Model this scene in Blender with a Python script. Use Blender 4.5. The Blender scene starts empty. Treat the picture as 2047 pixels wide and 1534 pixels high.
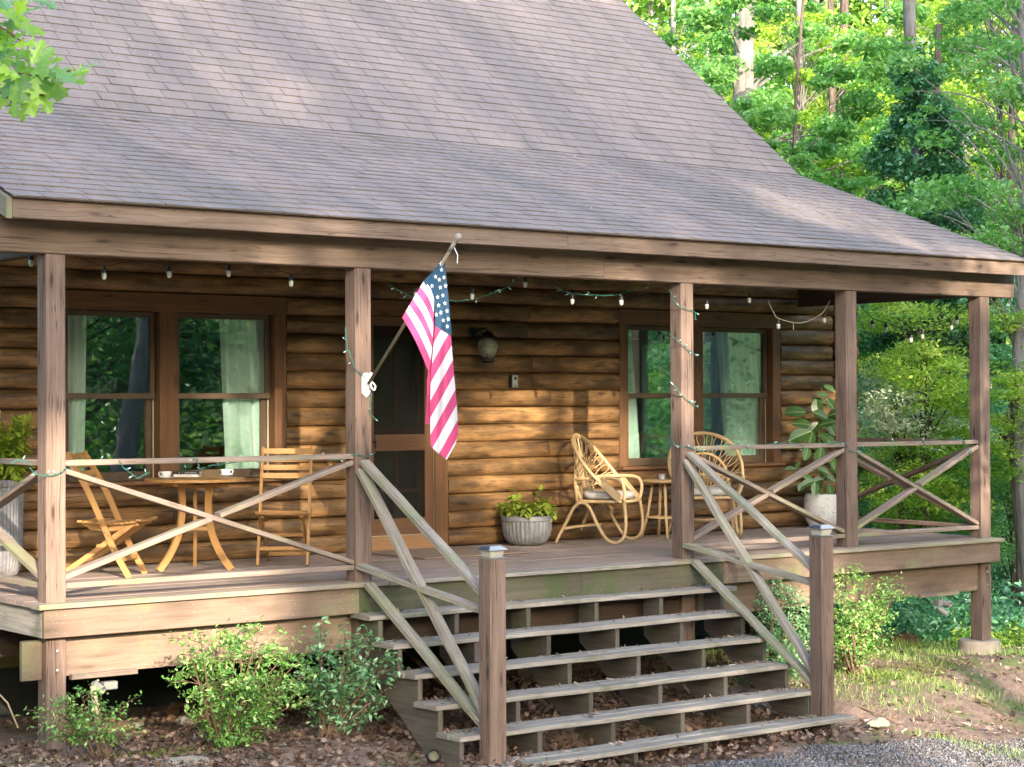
import bpy, math, random
import numpy as np
from mathutils import Vector, Matrix, Euler, noise as mnoise
C = bpy.context.scene
COL = C.collection
# ---------------------------------------------------------------- camera
cd = bpy.data.cameras.new('Camera'); cam = bpy.data.objects.new('Camera', cd); COL.objects.link(cam)
FPX = 3914.53; CP = np.array([-5.5173, -12.3843, 1.3113])
_th, _pi, _ro = 0.65275, 0.011427, -0.004908
_F = np.array([math.sin(_th), math.cos(_th), 0]); _R = np.array([math.cos(_th), -math.sin(_th), 0]); _U = np.array([0, 0, 1.0])
_F, _U = _F*math.cos(_pi)+_U*math.sin(_pi), _U*math.cos(_pi)-_F*math.sin(_pi)
_R, _U = _R*math.cos(_ro)+_U*math.sin(_ro), _U*math.cos(_ro)-_R*math.sin(_ro)
cam.matrix_world = Matrix(((_R[0], _U[0], -_F[0], CP[0]), (_R[1], _U[1], -_F[1], CP[1]), (_R[2], _U[2], -_F[2], CP[2]), (0, 0, 0, 1)))
cd.sensor_width = 36; cd.lens = FPX/2047*36; cd.clip_start = 0.1; cd.clip_end = 600
C.camera = cam
def at(u, v, d):                      # point at depth d metres on the sight line of a photo pixel
    return CP+(_F+_R*(u-1023.5)/FPX-_U*(v-767)/FPX)*d
def aty(u, v, y):                     # same, on the plane y = const
    r = _F+_R*(u-1023.5)/FPX-_U*(v-767)/FPX
    return CP+r*((y-CP[1])/r[1])
def pix(P):
    d = np.asarray(P)-CP; z = d@_F
    return 1023.5+FPX*(d@_R)/z, 767-FPX*(d@_U)/z
# ---------------------------------------------------------------- light
SD = np.array([0.357, 1.0, -0.357]); SD = SD/np.linalg.norm(SD)      # travel direction of the sunlight
sl = bpy.data.lights.new('Sun', 'SUN'); sl.energy = 2.1; sl.angle = math.radians(0.6); sl.color = (1.0, 0.87, 0.70)
so = bpy.data.objects.new('Sun', sl); COL.objects.link(so)
so.rotation_euler = Vector(SD).to_track_quat('-Z', 'Y').to_euler()
w = bpy.data.worlds.new('World'); C.world = w; w.use_nodes = True
nt = w.node_tree; nt.nodes.clear()
sky = nt.nodes.new('ShaderNodeTexSky'); sky.sky_type = 'NISHITA'; sky.sun_disc = False
sky.sun_elevation = math.asin(-SD[2]); sky.sun_rotation = math.atan2(-SD[0], -SD[1]); sky.air_density = 1.0; sky.dust_density = 2.0; sky.ozone_density = 1.0
bg = nt.nodes.new('ShaderNodeBackground'); bg.inputs[1].default_value = 0.15
wo = nt.nodes.new('ShaderNodeOutputWorld'); nt.links.new(sky.outputs[0], bg.inputs[0]); nt.links.new(bg.outputs[0], wo.inputs[0])
C.view_settings.view_transform = 'Standard'; C.view_settings.look = 'None'; C.view_settings.gamma = 1.0; C.view_settings.exposure = 2.85
C.cycles.max_bounces = 8; C.cycles.transparent_max_bounces = 12; C.cycles.sample_clamp_indirect = 6
RND = random.Random(7); NR = np.random.RandomState(11)
# ---------------------------------------------------------------- materials
class NT:
    def __init__(s, name):
        s.m = bpy.data.materials.new(name); s.m.use_nodes = True; s.t = s.m.node_tree; s.t.nodes.clear()
        s.out = s.n('ShaderNodeOutputMaterial')
    def n(s, ty, ins=None, **kw):
        x = s.t.nodes.new(ty)
        for k, v in kw.items(): setattr(x, k, v)
        for k, v in (ins or {}).items():
            if isinstance(v, bpy.types.NodeSocket): s.t.links.new(v, x.inputs[k])
            else: x.inputs[k].default_value = v
        return x
    def math(s, op, a, b=None, c=None, clamp=False):
        x = s.n('ShaderNodeMath', operation=op, use_clamp=clamp)
        for i, v in enumerate((a, b, c)):
            if v is None: continue
            if isinstance(v, bpy.types.NodeSocket): s.t.links.new(v, x.inputs[i])
            else: x.inputs[i].default_value = v
        return x.outputs[0]
    def mix(s, f, a, b, blend='MIX'):
        x = s.n('ShaderNodeMix', data_type='RGBA', blend_type=blend)
        for i, v in ((0, f), (6, a), (7, b)):
            if isinstance(v, bpy.types.NodeSocket): s.t.links.new(v, x.inputs[i])
            else: x.inputs[i].default_value = v if i == 0 else (tuple(v)+(1,) if len(v) == 3 else v)
        return x.outputs[2]
    def vec(s, x, y, z=0.0):
        n = s.n('ShaderNodeCombineXYZ')
        for i, v in enumerate((x, y, z)):
            if isinstance(v, bpy.types.NodeSocket): s.t.links.new(v, n.inputs[i])
            else: n.inputs[i].default_value = v
        return n.outputs[0]
    def noise(s, vec, scale, detail=4, rough=0.6, dist=0):
        return s.n('ShaderNodeTexNoise', {'Vector': vec, 'Scale': scale, 'Detail': detail, 'Roughness': rough, 'Distortion': dist}).outputs[0]
    def ramp(s, f, lo, hi):
        return s.n('ShaderNodeMapRange', {0: f, 1: lo, 2: hi, 3: 0.0, 4: 1.0}).outputs[0]
    def attr(s, name): return s.n('ShaderNodeAttribute', attribute_name=name).outputs[2]
    def uv(s):
        u = s.n('ShaderNodeUVMap', uv_map='grain'); x = s.n('ShaderNodeSeparateXYZ', {0: u.outputs[0]}); return x.outputs[0], x.outputs[1]
    def pos(s): return s.n('ShaderNodeNewGeometry').outputs[0]
    def obj(s): return s.n('ShaderNodeTexCoord').outputs[3]
    def bsdf(s, col, rough=0.7, bump=None, bstr=0.3, bdist=0.01, spec=0.4, metal=0.0, **kw):
        ins = {'Base Color': col if isinstance(col, bpy.types.NodeSocket) else (tuple(col)+(1,)), 'Roughness': rough, 'Specular IOR Level': spec, 'Metallic': metal}
        ins.update(kw)
        b = s.n('ShaderNodeBsdfPrincipled', ins)
        if bump is not None:
            bn = s.n('ShaderNodeBump', {'Height': bump, 'Strength': bstr, 'Distance': bdist}); s.t.links.new(bn.outputs[0], b.inputs['Normal'])
        return b.outputs[0]
    def done(s, sh): s.t.links.new(sh, s.out.inputs[0]); return s.m
def wood(name, c1, c2, rough=0.75, moss=0.0, knots=0.5, streak=0.35, tint=0.25, bstr=0.35, spec=0.3, dark=(0.05, 0.035, 0.025), stain=0.4, mosscol=(0.13, 0.17, 0.06), fine=110, check=0.0, mott=0.0):
    s = NT(name); u, v = s.uv(); t = s.attr('tint'); o = s.math('MULTIPLY', t, 57.0); P = s.pos()
    wob = s.math('MULTIPLY', s.math('SUBTRACT', s.noise(s.vec(s.math('ADD', u, o), v, t), 1.7, 2), 0.5), 0.05)
    v2 = s.math('ADD', v, wob)
    g = s.noise(s.vec(s.math('MULTIPLY', s.math('ADD', u, o), 1.0), s.math('MULTIPLY', v2, 26.0), t), 1.0, 5, 0.65)
    if mott: g = s.math('ADD', s.math('MULTIPLY', g, 1-mott), s.math('MULTIPLY', s.ramp(s.noise(s.vec(s.math('MULTIPLY', s.math('ADD', u, o), 2.2), s.math('MULTIPLY', v2, 9.0), t), 1.0, 4, 0.6), .35, .65), mott))
    f = s.noise(s.vec(s.math('MULTIPLY', u, 5.0), s.math('MULTIPLY', v2, fine), o), 1.0, 3, 0.7)
    col = s.mix(s.ramp(g, 0.3, 0.7), c1, c2)
    sk = s.ramp(f, 0.5, 0.72)
    col = s.mix(s.math('MULTIPLY', sk, streak), col, dark)
    big = s.noise(P, 1.6, 4, 0.6)
    col = s.mix(s.math('MULTIPLY', s.ramp(big, 0.48, 0.72), stain), col, [c*0.55 for c in c1])
    vor = s.n('ShaderNodeTexVoronoi', {'Vector': s.vec(s.math('MULTIPLY', s.math('ADD', u, o), 2.1), s.math('MULTIPLY', v2, 9.0), 0.0), 'Scale': 1.0}).outputs[0]
    kn = s.math('MULTIPLY', s.math('SUBTRACT', 1.0, s.ramp(vor, 0.06, 0.16)), min(1.0, knots*1.5)); halo = s.math('MULTIPLY', s.math('SUBTRACT', 1.0, s.ramp(vor, 0.15, 0.42)), knots*.45)
    col = s.mix(halo, col, [c*.6 for c in c1])
    col = s.mix(kn, col, dark)
    if check: 
        ck = s.noise(s.vec(s.math('MULTIPLY', s.math('ADD', u, o), 0.8), s.math('MULTIPLY', v2, 45.0), 3.0), 1.0, 1, 0.4)
        cm = s.math('MULTIPLY', s.ramp(s.math('ABSOLUTE', s.math('SUBTRACT', ck, 0.5)), 0.016, 0.0), check)
        col = s.mix(cm, col, [c*.5 for c in dark])
    tv = s.math('ADD', s.math('MULTIPLY', t, tint*2), 1.0-tint)
    col = s.mix(1.0, col, s.vec(tv, tv, tv), 'MULTIPLY')
    if moss > 0:
        mn = s.math('ADD', s.noise(P, 2.3, 5, 0.65), s.math('MULTIPLY', s.noise(P, 40, 2), 0.12))
        col = s.mix(s.math('MULTIPLY', s.ramp(mn, 0.66-moss*0.3, 0.80-moss*0.2), 0.75), col, mosscol)
    bp_ = s.math('ADD', s.math('MULTIPLY', f, 0.5), g)
    return s.done(s.bsdf(col, rough, bp_, bstr, 0.006, spec))
def plain(name, col, rough=0.6, var=0.15, scale=12.0, spec=0.4, metal=0.0, bstr=0.0, c2=None, **kw):
    s = NT(name); n = s.noise(s.obj(), scale, 4)
    c = s.mix(s.ramp(n, 0.3, 0.7), col, c2 if c2 else [x*(1-var) for x in col])
    return s.done(s.bsdf(c, rough, n if bstr else None, bstr, 0.004, spec, metal, **kw))
def leafm(name, cols, trans=0.35, rough=0.45, spec=0.5, rib=None):
    s = NT(name); t = s.attr('tint')
    r = s.n('ShaderNodeValToRGB', {0: t}); e = r.color_ramp.elements
    while len(e) < len(cols): e.new(0.5)
    for i, c in enumerate(cols): e[i].position = i/(len(cols)-1); e[i].color = tuple(c)+(1,)
    col = r.outputs[0]
    if rib is not None:
        u, v = s.uv(); col = s.mix(s.math('MULTIPLY', s.ramp(s.math('ABSOLUTE', v), 0.07, 0.02), 0.8), col, rib)
        vn = s.math('SINE', s.math('MULTIPLY', s.math('ADD', u, s.math('MULTIPLY', s.math('ABSOLUTE', v), -0.5)), 55.0))
        col = s.mix(s.math('MULTIPLY', s.ramp(vn, 0.7, 1.0), 0.25), col, rib)
    b = s.bsdf(col, rough, spec=spec)
    tr = s.n('ShaderNodeBsdfTranslucent', {'Color': s.mix(0.5, s.mix(1.0, col, [1.5, 1.5, 1.5], 'MULTIPLY'), [1.0, 0.95, 0.3], 'MULTIPLY')})
    m = s.n('ShaderNodeMixShader', {0: trans, 1: b, 2: tr.outputs[0]})
    return s.done(m.outputs[0])
M = {}
M['trim'] = wood('stained_trim', (0.140, 0.093, 0.070), (0.232, 0.162, 0.130), knots=0.7, streak=0.4, check=1.0, dark=(0.045, 0.028, 0.022))
M['fascia'] = wood('eave_board', (0.135, 0.092, 0.066), (0.22, 0.158, 0.120), knots=0.6, streak=0.4, check=0.8, dark=(0.055, 0.036, 0.026))
M['rail'] = wood('rail_wood', (0.185, 0.138, 0.108), (0.30, 0.235, 0.195), knots=0.4, streak=0.5, moss=0.30, check=0.5, dark=(0.11, 0.08, 0.06), mosscol=(0.22, 0.24, 0.11))
M['weather'] = wood('weathered_rail', (0.20, 0.175, 0.145), (0.42, 0.38, 0.325), knots=0.3, streak=0.75, moss=0.42, check=1.0, dark=(0.09, 0.075, 0.06), mosscol=(0.17, 0.20, 0.10), tint=0.12)
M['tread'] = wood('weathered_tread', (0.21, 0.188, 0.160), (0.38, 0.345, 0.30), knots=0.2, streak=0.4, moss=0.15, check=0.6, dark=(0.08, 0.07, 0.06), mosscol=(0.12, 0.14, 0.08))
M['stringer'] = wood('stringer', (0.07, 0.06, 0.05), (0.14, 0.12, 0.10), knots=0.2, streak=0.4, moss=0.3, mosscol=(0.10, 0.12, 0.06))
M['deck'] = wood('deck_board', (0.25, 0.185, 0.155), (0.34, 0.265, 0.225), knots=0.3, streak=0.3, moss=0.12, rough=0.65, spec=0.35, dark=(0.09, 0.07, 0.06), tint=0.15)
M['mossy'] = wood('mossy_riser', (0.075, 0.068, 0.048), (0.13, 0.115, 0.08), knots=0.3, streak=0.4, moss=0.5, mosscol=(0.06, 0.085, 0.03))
M['dfascia'] = wood('deck_fascia_board', (0.150, 0.103, 0.075), (0.245, 0.172, 0.127), knots=0.9, streak=0.4, moss=0.12, check=0.3, dark=(0.10, 0.07, 0.05), mosscol=(0.19, 0.19, 0.10))
M['nosing'] = wood('deck_nosing', (0.19, 0.155, 0.12), (0.29, 0.245, 0.19), knots=0.2, streak=0.35, moss=0.3, mosscol=(0.24, 0.26, 0.12))
M['log'] = wood('varnished_log', (0.095, 0.052, 0.021), (0.33, 0.18, 0.070), rough=0.45, mott=.5, knots=0.85, streak=0.5, tint=0.22, spec=0.45, dark=(0.045, 0.02, 0.009), stain=0.5, bstr=0.45, fine=60, check=0.9)
M['logend'] = plain('log_end', (0.20, 0.095, 0.045), 0.8, 0.5, 18)
M['casing'] = wood('window_casing', (0.115, 0.055, 0.026), (0.20, 0.10, 0.045), rough=0.55, knots=0.5, streak=0.3, tint=0.1, dark=(0.04, 0.02, 0.01))
M['sash'] = plain('brown_sash', (0.105, 0.07, 0.042), 0.45, 0.15)
M['track'] = plain('cream_track', (0.42, 0.38, 0.26), 0.5)
M['teak'] = wood('oiled_teak', (0.36, 0.185, 0.062), (0.47, 0.26, 0.095), rough=0.5, knots=0.0, streak=0.25, tint=0.12, stain=0.1, dark=(0.20, 0.09, 0.03), bstr=0.15, fine=160)
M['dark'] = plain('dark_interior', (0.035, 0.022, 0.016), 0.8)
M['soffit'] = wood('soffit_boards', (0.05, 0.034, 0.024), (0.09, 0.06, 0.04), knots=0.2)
M['door'] = wood('door_wood', (0.12, 0.058, 0.03), (0.18, 0.09, 0.045), rough=0.5, knots=0.1, streak=0.2, tint=0.1)
M['kick'] = wood('door_kickboard', (0.30, 0.16, 0.07), (0.38, 0.21, 0.10), knots=0.1, streak=0.2, tint=0.1)
M['nail'] = plain('nail_head', (0.45, 0.40, 0.35), 0.4, metal=0.6)
M['iron'] = plain('black_iron', (0.012, 0.012, 0.014), 0.35, spec=0.5)
M['white'] = plain('white_ceramic', (0.80, 0.80, 0.81), 0.2, 0.03, spec=0.6)
M['whitep'] = plain('white_paint', (0.78, 0.77, 0.74), 0.45, 0.12, 60)
M['curtain'] = plain('curtain_fabric', (0.86, 0.88, 0.84), 0.9, 0.05, 3, **{'Subsurface Weight': 0.0})
M['concrete'] = plain('concrete', (0.40, 0.33, 0.25), 0.9, 0.3, 9, bstr=0.6)
M['rubber'] = plain('black_rubber', (0.02, 0.02, 0.02), 0.6)
M['steel'] = plain('steel', (0.55, 0.54, 0.52), 0.3, metal=0.9)
M['soil'] = plain('potting_soil', (0.035, 0.022, 0.014), 0.95, 0.5, 60, bstr=0.8)
def glass(name, refl, tint=(0.80, 0.92, 0.86)):
    s = NT(name); fr = s.n('ShaderNodeLayerWeight', {'Blend': 0.35}).outputs[0]
    fac = s.math('MULTIPLY_ADD', fr, 0.5, refl, True)
    wv = s.noise(s.pos(), 2.2, 2); bn = s.n('ShaderNodeBump', {'Height': wv, 'Strength': 0.03, 'Distance': 0.02})
    g = s.n('ShaderNodeBsdfGlossy', {'Color': (0.82, 0.95, 0.90, 1), 'Roughness': 0.015, 'Normal': bn.outputs[0]}); t = s.n('ShaderNodeBsdfTransparent', {'Color': tuple(tint)+(1,)})
    return s.done(s.n('ShaderNodeMixShader', {0: fac, 1: t.outputs[0], 2: g.outputs[0]}).outputs[0])
M['pane'] = glass('window_glass', 0.10, (0.88, 0.95, 0.92))
M['clear'] = glass('clear_glass', 0.10, (0.95, 0.97, 0.95))
def screen():
    s = NT('insect_screen'); t = s.n('ShaderNodeBsdfTransparent', {'Color': (0.9, 0.9, 0.9, 1)}); d = s.n('ShaderNodeBsdfDiffuse', {'Color': (0.035, 0.033, 0.03, 1)})
    return s.done(s.n('ShaderNodeMixShader', {0: 0.42, 1: t.outputs[0], 2: d.outputs[0]}).outputs[0])
M['screen'] = screen()
def shingle():
    s = NT('asphalt_shingle'); t = s.attr('tint'); P = s.pos()
    c = s.mix(t, (0.180, 0.145, 0.130), (0.265, 0.215, 0.196))
    g = s.noise(P, 120, 3, 0.85); c = s.mix(s.ramp(g, 0.3, 0.7), s.mix(1.0, c, (0.62, 0.62, 0.62), 'MULTIPLY'), s.mix(1.0, c, (1.45, 1.43, 1.43), 'MULTIPLY'))
    x = s.n('ShaderNodeSeparateXYZ', {0: P}); shadow_streak = s.noise(s.vec(s.math('ADD', s.math('MULTIPLY', x.outputs[0], 1.1), s.math('MULTIPLY', x.outputs[1], 0.10)), s.math('MULTIPLY', x.outputs[1], 0.10), 0.0), 1.0, 4, 0.6)
    c = s.mix(s.math('MULTIPLY', s.ramp(shadow_streak, 0.46, 0.58), 0.50), c, (0.125, 0.115, 0.112))  # soft shadow streaks down the slope, painted into the shingle colour
    b = s.noise(P, 0.9, 5, 0.65); c = s.mix(s.math('MULTIPLY', s.ramp(b, 0.50, 0.70), 0.35), c, (0.115, 0.11, 0.095))
    sp = s.noise(P, 24, 3, 0.8); c = s.mix(s.math('MULTIPLY', s.ramp(sp, 0.68, 0.78), 0.5), c, (0.07, 0.085, 0.04))
    sp2 = s.n('ShaderNodeTexVoronoi', {'Vector': P, 'Scale': 3.3}).outputs[0]; c = s.mix(s.ramp(sp2, 0.035, 0.02), c, (0.5, 0.5, 0.47))
    return s.done(s.bsdf(c, 0.85, g, 0.5, 0.004, 0.35))
M['shingle'] = shingle()
# ---------------------------------------------------------------- mesh helpers
def V(*a): return np.array(a, float)
def nrm(a): a = np.asarray(a, float); return a/(np.linalg.norm(a)+1e-12)
class MB:
    def __init__(s): s.v = []; s.f = []; s.uv = []; s.mi = []; s.ti = []
    def add(s, vs, fs, uvs=None, mi=0, tint=None):
        b = len(s.v); s.v.extend([tuple(map(float, p)) for p in vs])
        t = RND.random() if tint is None else tint
        for k, f in enumerate(fs):
            s.f.append([b+i for i in f]); s.mi.append(mi); s.ti.append(t)
            s.uv.extend([(0, 0)]*len(f) if uvs is None else uvs[k])
    def sweep(s, pts, ups, prof, mi=0, tint=None, close=True, cap=True, flip=False):
        # prof: list of (side, up) ; pts list of centres; ups list of (sidevec, upvec)
        n = len(prof); vs = []; t = RND.random() if tint is None else tint
        per = [0]
        for i in range(1, n+1): per.append(per[-1]+math.dist(prof[i-1], prof[i % n]))
        ln = [0]
        for i in range(1, len(pts)): ln.append(ln[-1]+float(np.linalg.norm(np.asarray(pts[i])-np.asarray(pts[i-1]))))
        for p, (sd, up) in zip(pts, ups):
            for a, b in prof: vs.append(p+sd*a+up*b)
        fs = []; uv = []
        m = n if close else n-1
        for i in range(len(pts)-1):
            for j in range(m):
                k = (j+1) % n
                fs.append([i*n+j, i*n+k, (i+1)*n+k, (i+1)*n+j]); uv.append([(ln[i], per[j]), (ln[i], per[j+1]), (ln[i+1], per[j+1]), (ln[i+1], per[j])])
        if cap and close:
            for i, r in ((0, True), (len(pts)-1, False)):
                q = list(range(i*n, i*n+n)); 
                if r: q = q[::-1]
                fs.append(q); uv.append([(prof[x % n][0], prof[x % n][1]) for x in q])
        s.add(vs, fs, uv, mi, t)
    def beam(s, p0, p1, w, h, up=(0, 0, 1), ch=0.004, mi=0, tint=None, seg=1, warp=0.0):
        p0 = np.asarray(p0, float); p1 = np.asarray(p1, float); d = nrm(p1-p0); up = np.asarray(up, float)
        sd = nrm(np.cross(d, up)); u2 = np.cross(sd, d); c = min(ch, w*.3, h*.3); a = w/2; b = h/2
        prof = [(-a+c, -b), (a-c, -b), (a, -b+c), (a, b-c), (a-c, b), (-a+c, b), (-a, b-c), (-a, -b+c)]
        if warp and seg < 2: seg = 6
        pts = []; fr = []; o = RND.random()*50
        for i in range(seg+1):
            q = p0+(p1-p0)*i/seg
            if warp and 0 < i < seg: q = q+sd*warp*(mnoise.noise((i*.7, o, 0)))+u2*warp*(mnoise.noise((i*.7, 0, o)))
            pts.append(q); fr.append((sd, u2))
        s.sweep(pts, fr, prof[::-1], mi, tint)
        return s
    def box(s, x0, x1, y0, y1, z0, z1, ch=0.003, mi=0, tint=None, ax=None):
        # grain runs along the longest side
        d = [x1-x0, y1-y0, z1-z0]; k = d.index(max(d)) if ax is None else ax
        c = V((x0+x1)/2, (y0+y1)/2, (z0+z1)/2); e = np.zeros(3); e[k] = d[k]/2
        if k == 2: up = (0, 1, 0); w, h = d[0], d[1]
        elif k == 0: up = (0, 0, 1); w, h = d[1], d[2]
        else: up = (0, 0, 1); w, h = d[0], d[2]
        return s.beam(c-e, c+e, w, h, up, ch, mi, tint)
    def tube(s, pts, r, n=8, mi=0, tint=None, closed=False, cap=True, uvs=1):
        pts = [np.asarray(p, float) for p in pts]; rs = r if hasattr(r, '__len__') else [r]*len(pts)
        N = len(pts); fr = []; up = V(0, 0, 1)
        for i in range(N):
            a = pts[(i-1) % N] if closed or i > 0 else pts[i]; b = pts[(i+1) % N] if closed or i < N-1 else pts[i]
            d = nrm(b-a)
            if i == 0: up = nrm(np.cross(d, V(0.31, 0.17, 0.93) if abs(d[2]) < .9 else V(1, 0.1, 0)))
            sd = nrm(np.cross(d, up)); up = nrm(np.cross(sd, d)); fr.append((sd, up))
        vs = []; fs = []; uv = []
        for p, (sd, u2), rr in zip(pts, fr, rs):
            for k in range(n): a = 2*math.pi*k/n; vs.append(p+(sd*math.cos(a)+u2*math.sin(a))*rr)
        ln = [0]
        for i in range(1, N+1): ln.append(ln[-1]+float(np.linalg.norm(pts[i % N]-pts[i-1])))
        for i in range(N if closed else N-1):
            j = (i+1) % N
            for k in range(n):
                l = (k+1) % n; fs.append([i*n+k, i*n+l, j*n+l, j*n+k]); uv.append([(ln[i], k/n*.1), (ln[i], (k+1)/n*.1), (ln[i+1], (k+1)/n*.1), (ln[i+1], k/n*.1)])
        if cap and not closed:
            fs.append(list(range(n))[::-1]); uv.append([(0, 0)]*n); fs.append([(N-1)*n+k for k in range(n)]); uv.append([(0, 0)]*n)
        s.add(vs, fs, uv, mi, tint); return s
    def lathe(s, prof, c, n=32, mi=0, tint=None, cap=True, fl=0.0, nf=0, axis=None):
        # prof (r, z) list; fl flute depth with nf flutes
        c = np.asarray(c, float); vs = []; fs = []
        M3 = np.eye(3) if axis is None else np.array(Vector(axis).to_track_quat('Z', 'Y').to_matrix())
        for r, z in prof:
            for k in range(n):
                a = 2*math.pi*k/n; q = r
                if fl and nf: q = r-fl*abs(math.sin(a*nf/2))**0.6 if r > 0.02 else r
                vs.append(c+M3@V(q*math.cos(a), q*math.sin(a), z))
        for i in range(len(prof)-1):
            for k in range(n):
                l = (k+1) % n; fs.append([i*n+k, i*n+l, (i+1)*n+l, (i+1)*n+k])
        if cap:
            fs.append(list(range(n))[::-1]); m = (len(prof)-1)*n; fs.append([m+k for k in range(n)])
        s.add(vs, fs, None, mi, tint); return s
    def prism(s, poly, a0, a1, plane='yz', mi=0, tint=None):
        # poly in plane coordinates, extruded along remaining axis
        def P(p, a): return {'yz': (a, p[0], p[1]), 'xz': (p[0], a, p[1]), 'xy': (p[0], p[1], a)}[plane]
        n = len(poly); vs = [P(p, a0) for p in poly]+[P(p, a1) for p in poly]
        fs = [list(range(n)), [n+i for i in range(n)][::-1]]; uv = [[tuple(p) for p in poly], [tuple(p) for p in poly][::-1]]
        for i in range(n):
            j = (i+1) % n; fs.append([j, i, n+i, n+j]); L = math.dist(poly[i], poly[j]); uv.append([(L, 0), (0, 0), (0, a1-a0), (L, a1-a0)])
        s.add(vs, fs, uv, mi, tint); return s
    def build(s, name, mats, parent=None, smooth=False, auto=None, loc=None):
        me = bpy.data.meshes.new(name); me.from_pydata(s.v, [], s.f)
        if not isinstance(mats, (list, tuple)): mats = [mats]
        for m in mats: me.materials.append(m)
        if len(mats) > 1: me.polygons.foreach_set('material_index', s.mi)
        uvl = me.uv_layers.new(name='grain'); uvl.data.foreach_set('uv', np.array(s.uv, dtype=np.float32).ravel())
        a = me.attributes.new('tint', 'FLOAT', 'FACE'); a.data.foreach_set('value', np.array(s.ti, dtype=np.float32))
        if smooth: me.polygons.foreach_set('use_smooth', [True]*len(s.f))
        me.update()
        if auto:
            try: me.set_sharp_from_angle(angle=math.radians(auto))
            except Exception: pass
        o = bpy.data.objects.new(name, me); COL.objects.link(o)
        if parent is not None: o.parent = parent
        if loc is not None: o.location = loc
        return o
def tag(o, label, cat, group=None):
    o['label'] = label; o['category'] = cat
    if group: o['group'] = group
    return o
def kind(o, k): o['kind'] = k; return o
def empty(name, loc=(0, 0, 0), rz=0.0):
    o = bpy.data.objects.new(name, None); o.empty_display_size = 0.1; COL.objects.link(o); o.location = loc; o.rotation_euler = (0, 0, rz); return o
def part(name, mb, mat, parent, label=None, **kw):
    o = mb.build(name, mat, None, **kw); o.parent = parent
    if label: o['label'] = label
    return o
def kids(o): return [c for c in COL.objects if c.parent == o]
def copy_tree(o, parent=None):
    c = o.copy(); COL.objects.link(c); c.parent = parent
    for ch in list(o.children): copy_tree(ch, c)
    return c
def cr(pts, n=8, closed=False):       # Catmull-Rom spline
    P = [np.asarray(p, float) for p in pts]; N = len(P); out = []
    for i in range(N if closed else N-1):
        p0 = P[(i-1) % N] if closed or i > 0 else 2*P[0]-P[1]; p1 = P[i]; p2 = P[(i+1) % N]; p3 = P[(i+2) % N] if closed or i+2 < N else 2*P[-1]-P[-2]
        for k in range(n):
            t = k/n; out.append(0.5*((2*p1)+(-p0+p2)*t+(2*p0-5*p1+4*p2-p3)*t*t+(-p0+3*p1-3*p2+p3)*t**3))
    if not closed: out.append(P[-1])
    return out
# leaf clouds -----------------------------------------------------------------
def leaves(name, P, size, mat, parent=None, up=0.5, asp=0.55, tint=None, smin=0.6, fold=0.18, rs=None, droop=0.0):
    rs = rs or NR; P = np.asarray(P); n = len(P)
    nr = rs.normal(size=(n, 3)); nr[:, 2] = np.abs(nr[:, 2])*(1-up)+up*1.6; nr /= np.linalg.norm(nr, axis=1)[:, None]
    d = rs.normal(size=(n, 3)); d[:, 2] -= droop; d -= nr*np.sum(d*nr, axis=1)[:, None]; d /= np.linalg.norm(d, axis=1)[:, None]
    s = np.cross(nr, d); L = (size*(smin+(1.45-smin)*rs.rand(n)))[:, None]; W = L*asp
    v = np.empty((n, 4, 3)); v[:, 0] = P-d*L*.5; v[:, 1] = P+s*W*.5+nr*L*fold-d*L*.08; v[:, 2] = P+d*L*.5; v[:, 3] = P-s*W*.5+nr*L*fold-d*L*.08
    me = bpy.data.meshes.new(name); me.vertices.add(n*4); me.vertices.foreach_set('co', v.ravel())
    me.loops.add(n*4); me.loops.foreach_set('vertex_index', np.arange(n*4, dtype=np.int32)); me.polygons.add(n)
    me.polygons.foreach_set('loop_start', np.arange(0, n*4, 4, dtype=np.int32))
    try: me.polygons.foreach_set('loop_total', np.full(n, 4, dtype=np.int32))
    except Exception: pass
    me.update(calc_edges=True)
    t = (rs.rand(n) if tint is None else np.clip(np.asarray(tint)+rs.normal(size=n)*0.12, 0, 1)).astype(np.float32)
    a = me.attributes.new('tint', 'FLOAT', 'FACE'); a.data.foreach_set('value', t)
    me.materials.append(mat); me.validate()
    o = bpy.data.objects.new(name, me); COL.objects.link(o); o.parent = parent; return o
# ================================================================ LOG CABIN
WY = 2.524; LH = 0.163
PX = [0.0, 2.473, 5.771, 7.808, 9.697]; PWD = 0.143; HB = 2.352
cabin = tag(empty('log_cabin'), 'brown log cabin with steep shingled roof, open front porch and wide wooden steps', 'log cabin')
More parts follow.
